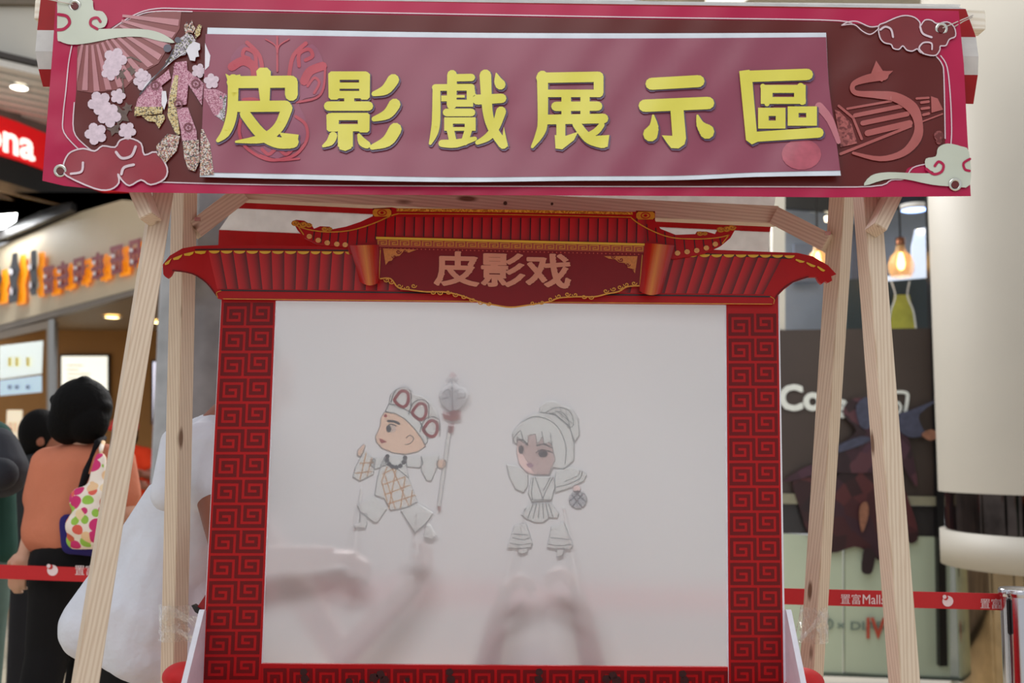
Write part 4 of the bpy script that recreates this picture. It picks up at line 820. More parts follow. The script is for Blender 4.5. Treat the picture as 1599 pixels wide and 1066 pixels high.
for k in range(15):
    y0 = 489.5 + (k) * 38.9
    decal('key_pattern', [p for p in key_row(lf2, rt2, y0, 38.9) if min(a[1] for a in p) < 1066], bd, 2, KEY, th)
for k in range(18):
    x0 = 409 + k * 40.55; pol = []
    for q in sqline(MOT, 1.08):
        z = [(x0 + (c[1] + 1.0) * 40.55 / 8, 1040 + (x0 - 407) * .0062 + (c[0] + 1.2) * 4.9) for c in q]
        if min(a[1] for a in z) < 1066: pol.append([(a, min(b, 1067.5 + .01 * i)) for i, (a, b) in enumerate(z)])
    decal('key_pattern', pol, bd, 2, KEY, th)
LOT = mat('lotus_print', (44, 20, 16), .4, noise=.3, nscale=150)
for (x, y, r) in [(474, 1049, 6), (476, 1060, 7), (545, 1064, 6), (565, 1065, 5), (584, 1058, 8), (594, 1053, 7), (600, 1062, 8), (636, 1061, 4), (702, 1049, 6), (704, 1061, 7), (842, 1049, 6), (841, 1061, 7), (908, 1064, 5), (947, 1060, 7), (957, 1055, 7), (963, 1063, 8), (1003, 1063, 5), (1066, 1052, 6), (1069, 1062, 7)]:
    decal('lotus_print', [circ(x + r * .4 * math.cos(a), y + r * .4 * math.sin(a), r * .62, 7) for a in (0, 1.3, 2.6, 3.9, 5.2)], bd, 3, LOT, th)
# side fins
def fin(px, X, name='side_fin'):
    t = .012; zt_ = P(px, 953, Y0).z; zb_ = .832; slope = .115 / .143
    prof = [(Y0, zb_), (Y0, zt_), (Y0 - .012, zt_ + .004), (Y0 - .018, zt_), (Y0 - .018 - (zt_ - zb_) * slope, zb_)]
    V = [(X - t / 2, a, b) for a, b in prof] + [(X + t / 2, a, b) for a, b in prof]; n = 5
    mesh(name, V, [list(range(n))[::-1], list(range(n, 2 * n))] + [[i, (i + 1) % n, n + (i + 1) % n, n + i] for i in range(n)], FOAM, th)
fin(318, P(318, 953, Y0).x); fin(1231, P(1229, 957, Y0).x)
# pagoda roof boards
k6 = lambda p: t1(p, 240, 300, 3.9975); kr = lambda p: t1(p, 960, 300, 4.208); kp = lambda p: t1(p, 560, 310, 3.198)
lower = [(255, 428), (254, 413), (265, 399), (285, 387.5), (305, 384), (340, 382.5), (415, 383), (545, 385), (800, 385), (1055, 386), (1114, 389.8), (1209, 393.4), (1245, 394.6), (1269, 400), (1293, 414), (1306, 428), (1298, 431), (1299.5, 438), (1293, 441.5), (1288, 439), (1283, 443.5), (1279, 440), (1275, 432.5), (1262, 432.6), (1240, 440), (1224, 452), (1214, 462), (1208, 475.5),
         (1000, 474), (700, 471), (429, 468.5), (347.5, 467.5), (340, 466), (336, 457.6), (327.5, 445), (312.5, 433), (290, 423.5), (270, 422.5), (266, 430), (261, 434), (257, 431)]
slab('lower_roof_board', lower, rf, .012, RED, th)
upper = k6([(865, 180), (890, 172), (940, 178), (985, 205), (1000, 228), (1040, 212), (1100, 215), (1110, 232), (1200, 215), (1290, 185), (1370, 148)]) + [(583, 325), (612, 323.5), (620, 325), (800, 327), (993, 330.5), (993, 328.5), (1023, 329.5), (1023, 344)] + \
    kr([(300, 240), (400, 280), (530, 275), (540, 258), (600, 258), (660, 275), (670, 255), (700, 222), (780, 216), (796, 236), (760, 300), (700, 350), (650, 375)]) + [(1100, 396), (1055, 404), (545, 396)] + k6([(1210, 342), (1100, 335), (1010, 320), (940, 285), (900, 240)])
slab('upper_roof_board', upper, lambda x, y, l: P(x, y, Y0 - .022 - .0008 * l), .01, RED, th)
ur = lambda x, y, l: P(x, y, Y0 - .022 - .0008 * l)
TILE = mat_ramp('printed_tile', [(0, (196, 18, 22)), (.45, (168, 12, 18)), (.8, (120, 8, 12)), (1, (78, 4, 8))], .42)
tl = [262, 282, 303, 325, 344, 364, 384, 404, 424, 444, 463.5, 484, 501, 519, 538]; bl = [300, 312, 325, 339, 355, 372.6, 392.6, 410, 426, 444, 461.5, 480, 497.6, 515, 535]
tr_ = [1054, 1071.7, 1090.7, 1109.7, 1128.7, 1147.7, 1166.7, 1185.8, 1204.8, 1223.8, 1242]; br_ = [1038, 1055, 1071.7, 1089.5, 1107, 1125, 1143, 1161, 1178.6, 1191.7, 1205]
mid = [538 + i * (1054 - 538) / 28 for i in range(29)]; midb = [535 + i * (1038 - 535) / 28 for i in range(29)]
T = tl + mid[1:-1] + tr_; Bm = bl + midb[1:-1] + br_
for i in range(3, len(T) - 2):
    x0, x1, b0, b1 = T[i], T[i + 1], Bm[i], Bm[i + 1]; yt = 392 + (x0 - 300) * .006; yb = 451 + (x0 - 340) * .0095
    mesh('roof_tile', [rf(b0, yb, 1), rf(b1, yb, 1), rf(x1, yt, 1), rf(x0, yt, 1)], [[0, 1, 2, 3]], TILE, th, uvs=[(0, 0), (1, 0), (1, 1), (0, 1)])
for i in range(3, len(T) - 1):
    if 545 < T[i] < 1045: continue
    if i + 1 < len(T):
        x0, x1 = T[i], T[i + 1]; yt = 391 + (x0 - 300) * .0075
        if x0 > 1200: yt += (x0 - 1200) * .03
        decal('tile_edge_scallop', [[(x0 + 1, yt)] + [(x0 + 1 + (x1 - x0 - 2) * (1 - math.cos(a)) / 2, yt + 4.5 * math.sin(a)) for a in (.4, .8, 1.2, 1.57, 1.94, 2.34, 2.74)] + [(x1 - 1, yt)]], rf, 3, YEL, th)
for (a, b) in [((257, 411), (268, 403)), ((270, 403), (285, 397)), ((287, 396), (303, 392.5)), ((304, 392), (322, 391.5))]:
    decal('tile_edge_scallop', [[a, b, (b[0] - 2, b[1] + 4), ((a[0] + b[0]) / 2 + 1, (a[1] + b[1]) / 2 + 5), (a[0] + 1, a[1] + 3)]], rf, 3, YEL, th)
for (a, b) in [((1243, 404), (1257, 408)), ((1260, 409), (1274, 415)), ((1277, 415), (1289, 422))]:
    decal('tile_edge_scallop', [[a, b, (b[0] - 3, b[1] + 2), ((a[0] + b[0]) / 2 - 1, (a[1] + b[1]) / 2 + 4), (a[0] - 1, a[1] + 2)]], rf, 3, YEL, th)
for pts, ww, mm, ly in [([(305, 389.5), (400, 389), (545, 391)], 1.8, BLACK_P, 2), ([(1060, 395), (1110, 397), (1235, 403)], 2.4, BLACK_P, 2), ([(345, 453), (700, 457.5), (1000, 460.5), (1203, 463)], 2.2, BLACK_P, 2), ([(349, 466.5), (700, 470), (1000, 473), (1205, 474.6)], 1.3, GOLD, 3), ([(270, 422), (300, 427), (322, 441), (338, 461)], 2.2, RED_D, 2), ([(1262, 432), (1238, 440), (1220, 453), (1209, 468)], 2.2, RED_D, 2), ([(340, 464), (338, 457), (345, 454)], 1.2, GOLD, 3), ([(1203, 463), (1209, 467), (1208, 474)], 1.2, GOLD, 3)]:
    decal('roof_line', stroke(pts, ww, 3, n=6), rf, ly, mm, th)
# upper roof print
for i in range(26):
    x = 618 + i * 15.1; yt = 338.5 + i * .13; yb = 368 + i * .45
    if x > 1000: break
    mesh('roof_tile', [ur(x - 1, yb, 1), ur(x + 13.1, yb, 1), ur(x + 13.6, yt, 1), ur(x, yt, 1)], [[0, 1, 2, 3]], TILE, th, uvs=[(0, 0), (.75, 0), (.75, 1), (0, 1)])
    decal('tile_gap', stroke([(x - .8, yt), (x - 1.6, yb)], 1.5, n=5), ur, 2, BLACK_P, th)
lw = [(603, 339, 372), (588, 346, 374), (574, 352, 378), (559, 357, 382), (544, 360, 384), (529, 362, 384), (516, 362, 382), (503, 361, 379), (491, 360, 375)]
for x, a, b in lw: decal('tile_gap', stroke([(x, a), (x - 2, b)], 1.5, n=5), ur, 2, BLACK_P, th)
rw = [(1010, 350, 376), (1024, 356, 378), (1038, 362, 384), (1053, 368, 392), (1068, 372, 392), (1084, 373, 392), (1098, 373, 390), (1112, 372, 386), (1124, 370, 382)]
for x, a, b in rw: decal('tile_gap', stroke([(x, a), (x + 2, b)], 1.5, n=5), ur, 2, BLACK_P, th)
for pts, ww in [([(622, 333.5), (800, 335), (985, 339)], 1.3), ([(462, 352), (480, 358), (510, 362), (545, 360), (580, 350), (610, 337), (622, 333.5)], 1.8), ([(985, 339), (996, 348), (1020, 361), (1050, 371), (1090, 373), (1120, 371), (1138, 367)], 1.8), ([(466, 354), (474, 366)], 1.6), ([(1138, 367), (1128, 380)], 1.6)]:
    decal('gold_line', stroke(pts, ww, 3, n=6), ur, 3, GOLD, th)
decal('gold_ridge', [[(619, 325.5), (800, 327.3), (988, 331), (988, 335), (800, 331.5), (619, 329.8)]], ur, 3, mat_speckle('ridge_gold', [(200, 140, 30), (226, 170, 60), (170, 104, 20)], 300, .35), th)
for x0, y0 in ((582, 325), (993.5, 329.5)):
    decal('ridge_ornament', [rect(x0, y0, x0 + 29, y0 + 13)], ur, 3, RED_D, th); decal('ridge_ornament', [[(x0 + 3, y0 + 1), (x0 + 26, y0 + 1), (x0 + 29, y0 + 4), (x0 + 29, y0 + 10), (x0 + 26, y0 + 13), (x0 + 3, y0 + 13), (x0, y0 + 10), (x0, y0 + 4)]], ur, 4, GOLD, th)
    decal('ridge_rosette', stroke(circ(x0 + 14.5, y0 + 7, 7, 12, 4.4) + [(x0 + 21.5, y0 + 7)], 1.4, n=5) + [circ(x0 + 14.5, y0 + 7, 3, 8, 2.2)], ur, 5, RED, th)
def swirl(x, y, r, f=1): return stroke([(x + f * r * (1 - i / 11) * math.cos(i * .75), y + r * (1 - i / 11) * .8 * math.sin(i * .75)) for i in range(10)], r * .34, n=5)
for x, y, r, f in [(461, 348, 6, 1), (474, 350, 6, -1), (482, 351, 5, 1), (507, 357, 5, 1), (515, 357, 4, -1), (1093, 364, 5, 1), (1101, 364, 4, -1), (1125, 358, 6, 1), (1135, 357, 6, -1), (1143, 355, 6, 1)]:
    decal('gold_swirl', swirl(x, y, r, f), ur, 4, GOLD, th); decal('gold_swirl_base', [circ(x, y + .5, r * 1.05, 10, r * .75)], ur, 3, mat('ochre_print', (168, 104, 24), .35), th)
for x, y in [(483, 369), (497, 375), (511, 379), (526, 381), (539, 382), (1058, 395), (1073, 393), (1088, 391), (1103, 387), (1117, 381)]:
    decal('tile_end', [circ(x, y, 4.4, 10, 4)], ur, 3, mat('tile_end_gold', (214, 160, 90), .35, noise=.2, nscale=200), th)
# plaque between two scrolls
PD = mat('plaque_dark_red', (122, 6, 14), .4, noise=.03, spec=.3)
cur = [(594, 435), (610, 435), (622, 449), (641, 452.5), (666, 455.5), (691, 455.5), (716, 460), (747.6, 471), (772, 476), (797.6, 479.5), (826, 476), (857, 471), (873, 465), (904, 463), (929, 463), (948, 458.5), (966, 455), (979, 447.5), (999, 446)]
slab('plaque', [(587, 370), (800, 374.5), (1007, 380)] + spline(cur, 3)[::-1], pq, .006, PD, th)
decal('gold_band', [[(587, 369.5), (1007, 380), (1007, 383.5), (587, 373)]], pq, 2, YEL, th)
decal('meander_band', [[(588, 373), (1006.5, 383.5), (1006, 394), (590, 385)]], pq, 1, mat('ochre_red', (166, 70, 34), .35), th)
for i in range(24):
    x = 590.5 + i * 17.4; y = 374.8 + i * .435
    decal('meander_key', sqline([(x, y + 7), (x, y), (x + 13, y), (x + 13, y + 6.5), (x + 5, y + 6.5), (x + 5, y + 3.4), (x + 9, y + 3.4)], 1.25), pq, 2, GOLD, th)
decal('bead_row', [circ(594 + i * 6.4, 387.6 + i * .148, 1.1, 6) for i in range(64)], pq, 2, mat('bead_copper', (190, 70, 50), .35), th)
for pts in ([(594, 390), (592, 434)], [(1003, 398), (999, 444)]): decal('gold_line', stroke(pts, 1.2, n=5), pq, 2, GOLD, th)
for kk, pol in [(kp, [(122, 248), (290, 255), (250, 270), (225, 262), (205, 285), (180, 290), (165, 310), (150, 312), (135, 332)]), (kp, [(1225, 287), (1393, 287), (1380, 373), (1365, 350), (1345, 345), (1330, 322), (1300, 318), (1280, 302), (1250, 300)])]:
    decal('corner_filigree', [kk(pol)], pq, 2, mat('filigree_gold', (196, 120, 44), .35, noise=.15, nscale=200), th)
for x, y, r, f in [(199, 265, 14, 1), (178, 290, 12, -1), (232, 262, 10, 1), (155, 318, 10, 1), (1270, 290, 12, 1), (1310, 305, 14, -1), (1345, 330, 12, 1), (1368, 355, 9, -1)]:
    decal('filigree_curl', [kp(p) for p in swirl(x, y, r, f)], pq, 3, PD, th)
decal('gold_curve', stroke(cur, 2.2, 4, n=6), pq, 2, GOLD, th)
for i, (x, y) in enumerate([(612, 440), (624, 446), (636, 449), (646, 446), (604, 437), (676, 456), (688, 457), (700, 456), (712, 460), (724, 463), (738, 468), (750, 472), (764, 474), (832, 473), (846, 472), (860, 467), (872, 462), (886, 459), (898, 460), (912, 463), (924, 464), (946, 454), (958, 451), (968, 448), (978, 444), (990, 442)]):
    decal('gold_swirl', swirl(x, y, 4.6, 1 if i % 2 else -1), pq, 3, GOLD, th)
SCRL = mat_ramp('scroll_red_gold', [(0, (160, 12, 14)), (.22, (186, 30, 18)), (.5, (206, 120, 30)), (.62, (190, 88, 24)), (.85, (178, 24, 18)), (1, (140, 8, 14))], .26)
def scroll(x0, x1, y0, y1, b0, b1, yb0, yb1):
    """a rolled end: half-round front with the roll running downwards"""
    V, uv, n = [], [], 12
    for r in range(6):
        t = r / 5
        for k in range(n + 1):
            s = k / n; xt = x0 + (x1 - x0) * s; xb = b0 + (b1 - b0) * s; yt = y0 + (y1 - y0) * s; yb = yb0 + (yb1 - yb0) * s + 5 * math.sin(math.pi * s)
            V.append(P(xt + (xb - xt) * t, yt + (yb - yt) * t, Y0 - .032 - .018 * math.sin(math.pi * s))); uv.append((s, t))
    Fc = [[r * (n + 1) + k, (r + 1) * (n + 1) + k, (r + 1) * (n + 1) + k + 1, r * (n + 1) + k + 1] for r in range(5) for k in range(n)]
    Fc += [[k, k + 1] + [] for k in range(0)]
    Fc.append([k for k in range(n + 1)]); Fc.append([5 * (n + 1) + k for k in range(n + 1)][::-1])
    mesh('scroll_end', V, Fc, SCRL, th, uvs=uv)
scroll(546, 592, 383, 382, 562, 592, 440, 441); scroll(1007, 1053, 379, 383, 998, 1033, 454, 457)
text('plaque_lettering', '皮影戏', pq, 3, mat('plaque_beige', (208, 136, 108), .35), th, 677, 440, 56, bold=.055, sx=1.28, slope=.022)

# translucent screen
fm = bpy.data.materials.new('frosted_screen_film'); fm.use_nodes = True; nt = fm.node_tree; nt.nodes.clear()
out = nt.nodes.new('ShaderNodeOutputMaterial'); df = nt.nodes.new('ShaderNodeBsdfDiffuse'); tl_ = nt.nodes.new('ShaderNodeBsdfTranslucent'); rf_ = nt.nodes.new('ShaderNodeBsdfRefraction'); gs = nt.nodes.new('ShaderNodeBsdfGlossy')
df.inputs[0].default_value = lin((230, 234, 240)); tl_.inputs[0].default_value = lin((236, 240, 246)); rf_.inputs[0].default_value = lin((240, 238, 240)); rf_.inputs['Roughness'].default_value = .52; rf_.inputs['IOR'].default_value = 1.22; gs.inputs['Roughness'].default_value = .35
m1 = nt.nodes.new('ShaderNodeMixShader'); m2 = nt.nodes.new('ShaderNodeMixShader'); m3 = nt.nodes.new('ShaderNodeMixShader')
m1.inputs[0].default_value = .68; nt.links.new(df.outputs[0], m1.inputs[1]); nt.links.new(tl_.outputs[0], m1.inputs[2])
m2.inputs[0].default_value = .48; nt.links.new(m1.outputs[0], m2.inputs[1]); nt.links.new(rf_.outputs[0], m2.inputs[2])
m3.inputs[0].default_value = .03; nt.links.new(m2.outputs[0], m3.inputs[1]); nt.links.new(gs.outputs[0], m3.inputs[2]); nt.links.new(m3.outputs[0], out.inputs[0])
YF = Y0 + .016
def fy(x, y): return YF + .0015 * math.sin(x * .013) * math.sin(y * .011 + 1)
V, T = union([[(398, 458), (1146, 462), (1148, 1064), (392, 1064)]], 24)
mesh('screen', [P(v.x, v.y, fy(v.x, v.y)) for v in V], T, fm, th, smooth=True)

# ------------------------------------------------------------------ shadow puppets pressed against the back of the screen
PW = mat('puppet_white_card', (238, 240, 238), .6, noise=.01); PS = mat('puppet_skin', (246, 228, 212), .6, noise=.01); PP = mat('puppet_pink_skin', (252, 236, 232), .6, noise=.01); PI = mat('puppet_ink_line', (48, 50, 58), .6)
PRD = mat('puppet_red', (176, 34, 46), .6); PG = mat('puppet_gold_line', (226, 160, 60), .6)
for m_ in (PW, PS, PP, PRD, PG):                       # thin translucent puppet card
    nt = m_.node_tree; pb_ = nt.nodes['Principled BSDF']; o_ = nt.nodes['Material Output']
    tr2 = nt.nodes.new('ShaderNodeBsdfTranslucent'); mx2 = nt.nodes.new('ShaderNodeMixShader'); mx2.inputs[0].default_value = .6
    nt.links.new(pb_.inputs['Base Color'].links[0].from_socket, tr2.inputs[0]); nt.links.new(pb_.outputs[0], mx2.inputs[1]); nt.links.new(tr2.outputs[0], mx2.inputs[2]); nt.links.new(mx2.outputs[0], o_.inputs[0])
def psurf(cx, cy, spread, far=.035):
    def s(x, y, l):
        d = max(0, math.hypot(x - cx, (y - cy) * .8) - spread) / 90
        return P(x, y, YF + .006 + far * min(1.6, d) ** 1.5 - .0006 * l)
    return s
def card(name, pts, kk, surf, m_, par, layer=0, outline=4.0, lay2=None):
    o = slab(name, kk(pts), surf, .0008, m_, par, layer=layer)
    if outline:
        d = decal('ink_outline', [kk(p) for p in stroke(pts + [pts[0]], outline, n=6)], surf, layer + .6, PI, par)
        d.parent = o; d.matrix_parent_inverse = world_of(o).inverted()
    return o
q7 = lambda p: t1(p, 520, 560, 3.554); q8 = lambda p: t1(p, 740, 600, 3.5545)
s7 = psurf(600, 720, 75); s8 = psurf(838, 735, 80)
def ink(par, kk, surf, pts, ww, m_=None, layer=3, sm=3, name='ink_line'):
    return decal(name, [kk(p) for p in stroke(pts, ww, sm, n=6)], surf, layer, m_ or PI, par)
p1 = empty('shadow_puppet', s7(600, 835, 0), 'flat monk puppet with red petal crown and staff behind the screen, left', 'puppet')
card('hat', [(310, 250), (320, 200), (345, 170), (400, 150), (430, 165), (445, 190), (500, 205), (545, 240), (578, 290), (592, 340), (590, 390), (560, 430), (525, 440), (480, 345), (420, 290)], q7, s7, PW, p1, 0)
fc = card('head', [(285, 295), (350, 305), (400, 335), (450, 385), (500, 450), (515, 485), (470, 515), (400, 530), (330, 520), (270, 495), (240, 460), (235, 430), (250, 400), (262, 370), (265, 330)], q7, s7, PS, p1, 2)
card('hat_band', [(290, 292), (310, 250), (350, 255), (420, 290), (480, 345), (520, 410), (525, 460), (510, 480), (490, 440), (450, 385), (400, 335), (350, 305)], q7, s7, PW, p1, 4)
for dx, dy in ((0, 0), (98, 70), (160, 165)):
    ink(p1, q7, s7, [(340 + dx, 228 + dy), (362 + dx, 195 + dy), (385 + dx, 178 + dy), (415 + dx, 190 + dy), (417 + dx, 240 + dy), (392 + dx, 268 + dy), (358 + dx, 252 + dy), (340 + dx, 228 + dy)], 17, PRD, 7, 2, 'red_petal')
    ink(p1, q7, s7, [(322 + dx, 240 + dy), (345 + dx, 178 + dy), (390 + dx, 156 + dy), (432 + dx, 180 + dy), (432 + dx, 262 + dy)], 5, None, 6, 3, 'petal_outline')
ink(p1, q7, s7, [(305, 345), (340, 348), (366, 360)], 13, None, 6)
decal('eye_white', [q7(circ(325, 388, 27, 14, 23))], s7, 5, PW, p1); decal('pupil', [q7(circ(309, 389, 14, 12, 20))], s7, 6, PI, p1); decal('mouth', [q7([(256, 440), (300, 460), (268, 470)])], s7, 6, PRD, p1)
decal('forehead_dot', [q7(circ(292, 316, 9, 10))], s7, 6, PRD, p1); ink(p1, q7, s7, [(405, 440), (425, 425), (448, 440), (430, 470), (400, 475)], 4, None, 6); ink(p1, q7, s7, [(298, 378), (320, 362), (350, 372)], 5, None, 7)
card('robe', [(265, 590), (290, 540), (400, 545), (420, 660), (470, 795), (420, 822), (320, 840), (285, 775), (232, 755), (245, 670)], q7, s7, PW, p1, 1)
for a, b in [((275, 640), (345, 605)), ((272, 700), (400, 655)), ((285, 755), (430, 700)), ((305, 805), (460, 755)), ((300, 600), (270, 680)), ((350, 610), (310, 830)), ((400, 660), (375, 825)), ((440, 730), (430, 812)), ((290, 650), (345, 830)), ((330, 610), (420, 815)), ((270, 680), (300, 790))]:
    ink(p1, q7, s7, [a, b], 6, PG, 3, 0, 'gold_lattice')
ink(p1, q7, s7, [(345, 600), (420, 662)], 4); 
for (x, y) in [(302, 540), (300, 562), (312, 584), (330, 598), (352, 602), (374, 594), (392, 574), (400, 548)]: decal('bead', [q7(circ(x, y, 13, 9))], s7, 6, PI, p1)
card('upper_arm', [(225, 550), (285, 545), (298, 590), (235, 612), (208, 592)], q7, s7, PW, p1, 2); card('sleeve', [(175, 510), (235, 560), (225, 640), (150, 678), (110, 655), (125, 600), (160, 530)], q7, s7, PW, p1, 1)
for a, b in [((125, 635), (215, 625)), ((150, 580), (225, 575)), ((185, 520), (150, 670)), ((215, 550), (190, 650))]: ink(p1, q7, s7, [a, b], 6, PG, 3, 0, 'gold_lattice')
card('hand', [(138, 505), (172, 470), (181, 480), (158, 545), (135, 535)], q7, s7, PS, p1, 0)
card('upper_arm', [(405, 545), (490, 545), (500, 580), (480, 605), (410, 598)], q7, s7, PW, p1, 2); card('sleeve', [(490, 540), (588, 530), (580, 600), (545, 678), (520, 675), (490, 620)], q7, s7, PW, p1, 1); card('hand', circ(602, 582, 27, 12), q7, s7, PS, p1, 4)
card('trouser_leg', [(135, 810), (230, 755), (300, 830), (250, 905), (230, 908), (150, 850)], q7, s7, PW, p1, 0); card('foot', [(150, 850), (190, 862), (190, 910), (182, 938), (120, 938), (120, 915), (150, 905)], q7, s7, PW, p1, -1)
card('trouser_leg', [(375, 840), (465, 795), (560, 850), (520, 910), (455, 965)], q7, s7, PW, p1, 0); card('foot', [(520, 900), (545, 915), (580, 975), (545, 1002), (505, 985)], q7, s7, PW, p1, -1)
card('staff', [(642, 360), (662, 362), (596, 822), (578, 818)], q7, s7, PW, p1, 3, 3.5); card('staff_tip', [(578, 815), (606, 824), (590, 852)], q7, s7, PRD, p1, 4, 0); card('staff_collar', [(640, 358), (675, 360), (668, 412), (636, 410)], q7, s7, PRD, p1, 4, 0)
card('staff_head', [(660, 108), (700, 150), (745, 160), (755, 200), (735, 250), (690, 290), (640, 290), (600, 250), (590, 200), (610, 160), (640, 140)], q7, s7, mat('puppet_clear_card', (224, 226, 226), .6), p1, 1, 3)
for pts in ([(660, 120), (665, 280)], [(610, 190), (640, 170), (650, 210), (610, 220)], [(680, 180), (720, 170), (735, 210), (690, 220)]): ink(p1, q7, s7, pts, 3, None, 3)
card('staff_crown', [(606, 288), (640, 300), (665, 285), (712, 288), (710, 335), (660, 348), (612, 330)], q7, s7, PRD, p1, 4, 0); card('staff_flame', [(640, 100), (660, 72), (690, 90), (675, 110)], q7, s7, PRD, p1, 2, 0)
p2 = empty('shadow_puppet', s8(838, 865, 0), 'flat white-haired lady puppet with ponytail and bag behind the screen, right', 'puppet')
card('hair_bun', [(362, 155), (370, 115), (400, 90), (450, 88), (490, 112), (540, 130), (578, 185), (585, 280), (560, 320), (530, 240), (450, 170)], q8, s8, PW, p2, -1)
card('hair', [(215, 300), (214, 270), (232, 240), (265, 205), (310, 170), (370, 155), (450, 165), (530, 230), (556, 330), (555, 420), (500, 470), (440, 460), (420, 500), (340, 500), (240, 330), (228, 328)], q8, s8, PW, p2, 0)
card('face', [(240, 290), (262, 312), (298, 340), (300, 285), (340, 275), (352, 335), (380, 290), (392, 330), (420, 320), (435, 345), (452, 420), (432, 460), (415, 500), (340, 500), (290, 490), (250, 440), (237, 380)], q8, s8, PP, p2, 2, 3)
for pts, ww in [([(255, 215), (320, 182), (385, 185), (450, 220), (495, 290), (512, 360), (505, 440)], 4), ([(400, 155), (460, 128), (520, 140), (548, 180), (550, 230), (520, 240)], 4), ([(420, 165), (480, 150), (520, 190), (530, 235)], 4), ([(480, 130), (490, 190)], 3), ([(510, 135), (520, 200)], 3), ([(455, 145), (545, 215)], 3), ([(240, 310), (270, 308), (298, 335)], 8), ([(350, 340), (390, 332), (430, 350)], 8), ([(215, 325), (225, 290), (258, 255)], 4), ([(262, 260), (275, 310), (298, 335)], 4), ([(376, 262), (390, 330)], 4), ([(425, 270), (432, 340)], 4)]:
    ink(p2, q8, s8, pts, ww)
decal('eye', [q8(circ(262, 362, 15, 12, 24))], s8, 4, PI, p2); decal('eye', [q8(circ(383, 385, 26, 14, 20))], s8, 4, PI, p2); ink(p2, q8, s8, [(345, 378), (380, 362), (435, 378)], 6, None, 4)
decal('eye_glint', [q8(circ(256, 354, 5, 8)), q8(circ(375, 377, 6, 8))], s8, 5, PW, p2); decal('mouth', [q8([(288, 440), (312, 436), (336, 446), (318, 464), (300, 458)])], s8, 4, mat('puppet_lip', (190, 150, 170), .6), p2)
card('sleeve', [(180, 440), (230, 445), (300, 485), (300, 560), (275, 600), (230, 580), (195, 510)], q8, s8, PW, p2, -1); card('sleeve', [(455, 475), (540, 455), (600, 475), (626, 502), (610, 535), (540, 572), (452, 600), (448, 540)], q8, s8, PW, p2, 0)
ink(p2, q8, s8, [(600, 480), (590, 520), (520, 555), (455, 570)], 4); ink(p2, q8, s8, [(590, 474), (575, 508), (500, 540)], 3)
card('torso', [(320, 510), (440, 510), (452, 560), (430, 645), (320, 650), (300, 600)], q8, s8, PW, p2, 1)
for pts in ([(330, 515), (320, 600), (325, 640)], [(340, 515), (385, 640)], [(438, 515), (400, 590), (380, 640)], [(425, 515), (385, 590)], [(318, 640), (430, 640)], [(318, 658), (430, 658)]): ink(p2, q8, s8, pts, 4)
card('skirt', [(310, 660), (430, 660), (472, 715), (462, 742), (420, 738), (385, 765), (340, 766), (290, 745), (262, 722)], q8, s8, PW, p2, 0)
for t in (.15, .3, .45, .6, .75, .88): ink(p2, q8, s8, [(312 + 116 * t, 662), (270 + 195 * t, 742)], 4, sm=0)
card('hand', circ(570, 578, 22, 10), q8, s8, PP, p2, 1, 3); card('bag', circ(577, 640, 50, 14), q8, s8, mat('puppet_clear_card', (224, 226, 226)), p2, 1)
for pts in ([(540, 610), (600, 680)], [(560, 595), (620, 650)], [(610, 600), (545, 680)], [(590, 592), (530, 650)], [(545, 600), (575, 590), (615, 605)]): ink(p2, q8, s8, pts, 4)
card('trouser_leg', [(225, 780), (290, 770), (325, 880), (318, 903), (255, 912), (185, 905)], q8, s8, PW, p2, 0); card('trouser_leg', [(430, 785), (500, 765), (548, 885), (540, 912), (470, 915), (405, 905), (415, 860)], q8, s8, PW, p2, 0)
for pts in ([(200, 880), (260, 890), (320, 880)], [(215, 850), (270, 862), (310, 850)], [(410, 885), (470, 895), (540, 888)], [(220, 830), (300, 835)], [(425, 850), (530, 860)]): ink(p2, q8, s8, pts, 4)
card('shoe', [(245, 908), (300, 908), (296, 930), (262, 942), (245, 930)], q8, s8, PW, p2, -1); card('shoe', [(458, 908), (504, 908), (492, 948), (462, 958)], q8, s8, PW, p2, -1)
# control rods
RODM = mat('white_rod', (226, 226, 220), .4)
rods = [(p1, s7(565, 760, 0), (556, 852, 2.495)), (p1, s7(650, 800, 0), (652, 858, 2.495)), (p2, s8(820, 790, 0), (792, 892, 2.495)), (p2, s8(880, 790, 0), (897, 888, 2.495))]
for par, a, b in rods: tube('control_rod', [a + Vector((0, .002, 0)), P(*b), P(*b) + (P(*b) - a).normalized() * .06], .002, RODM, par, 8)

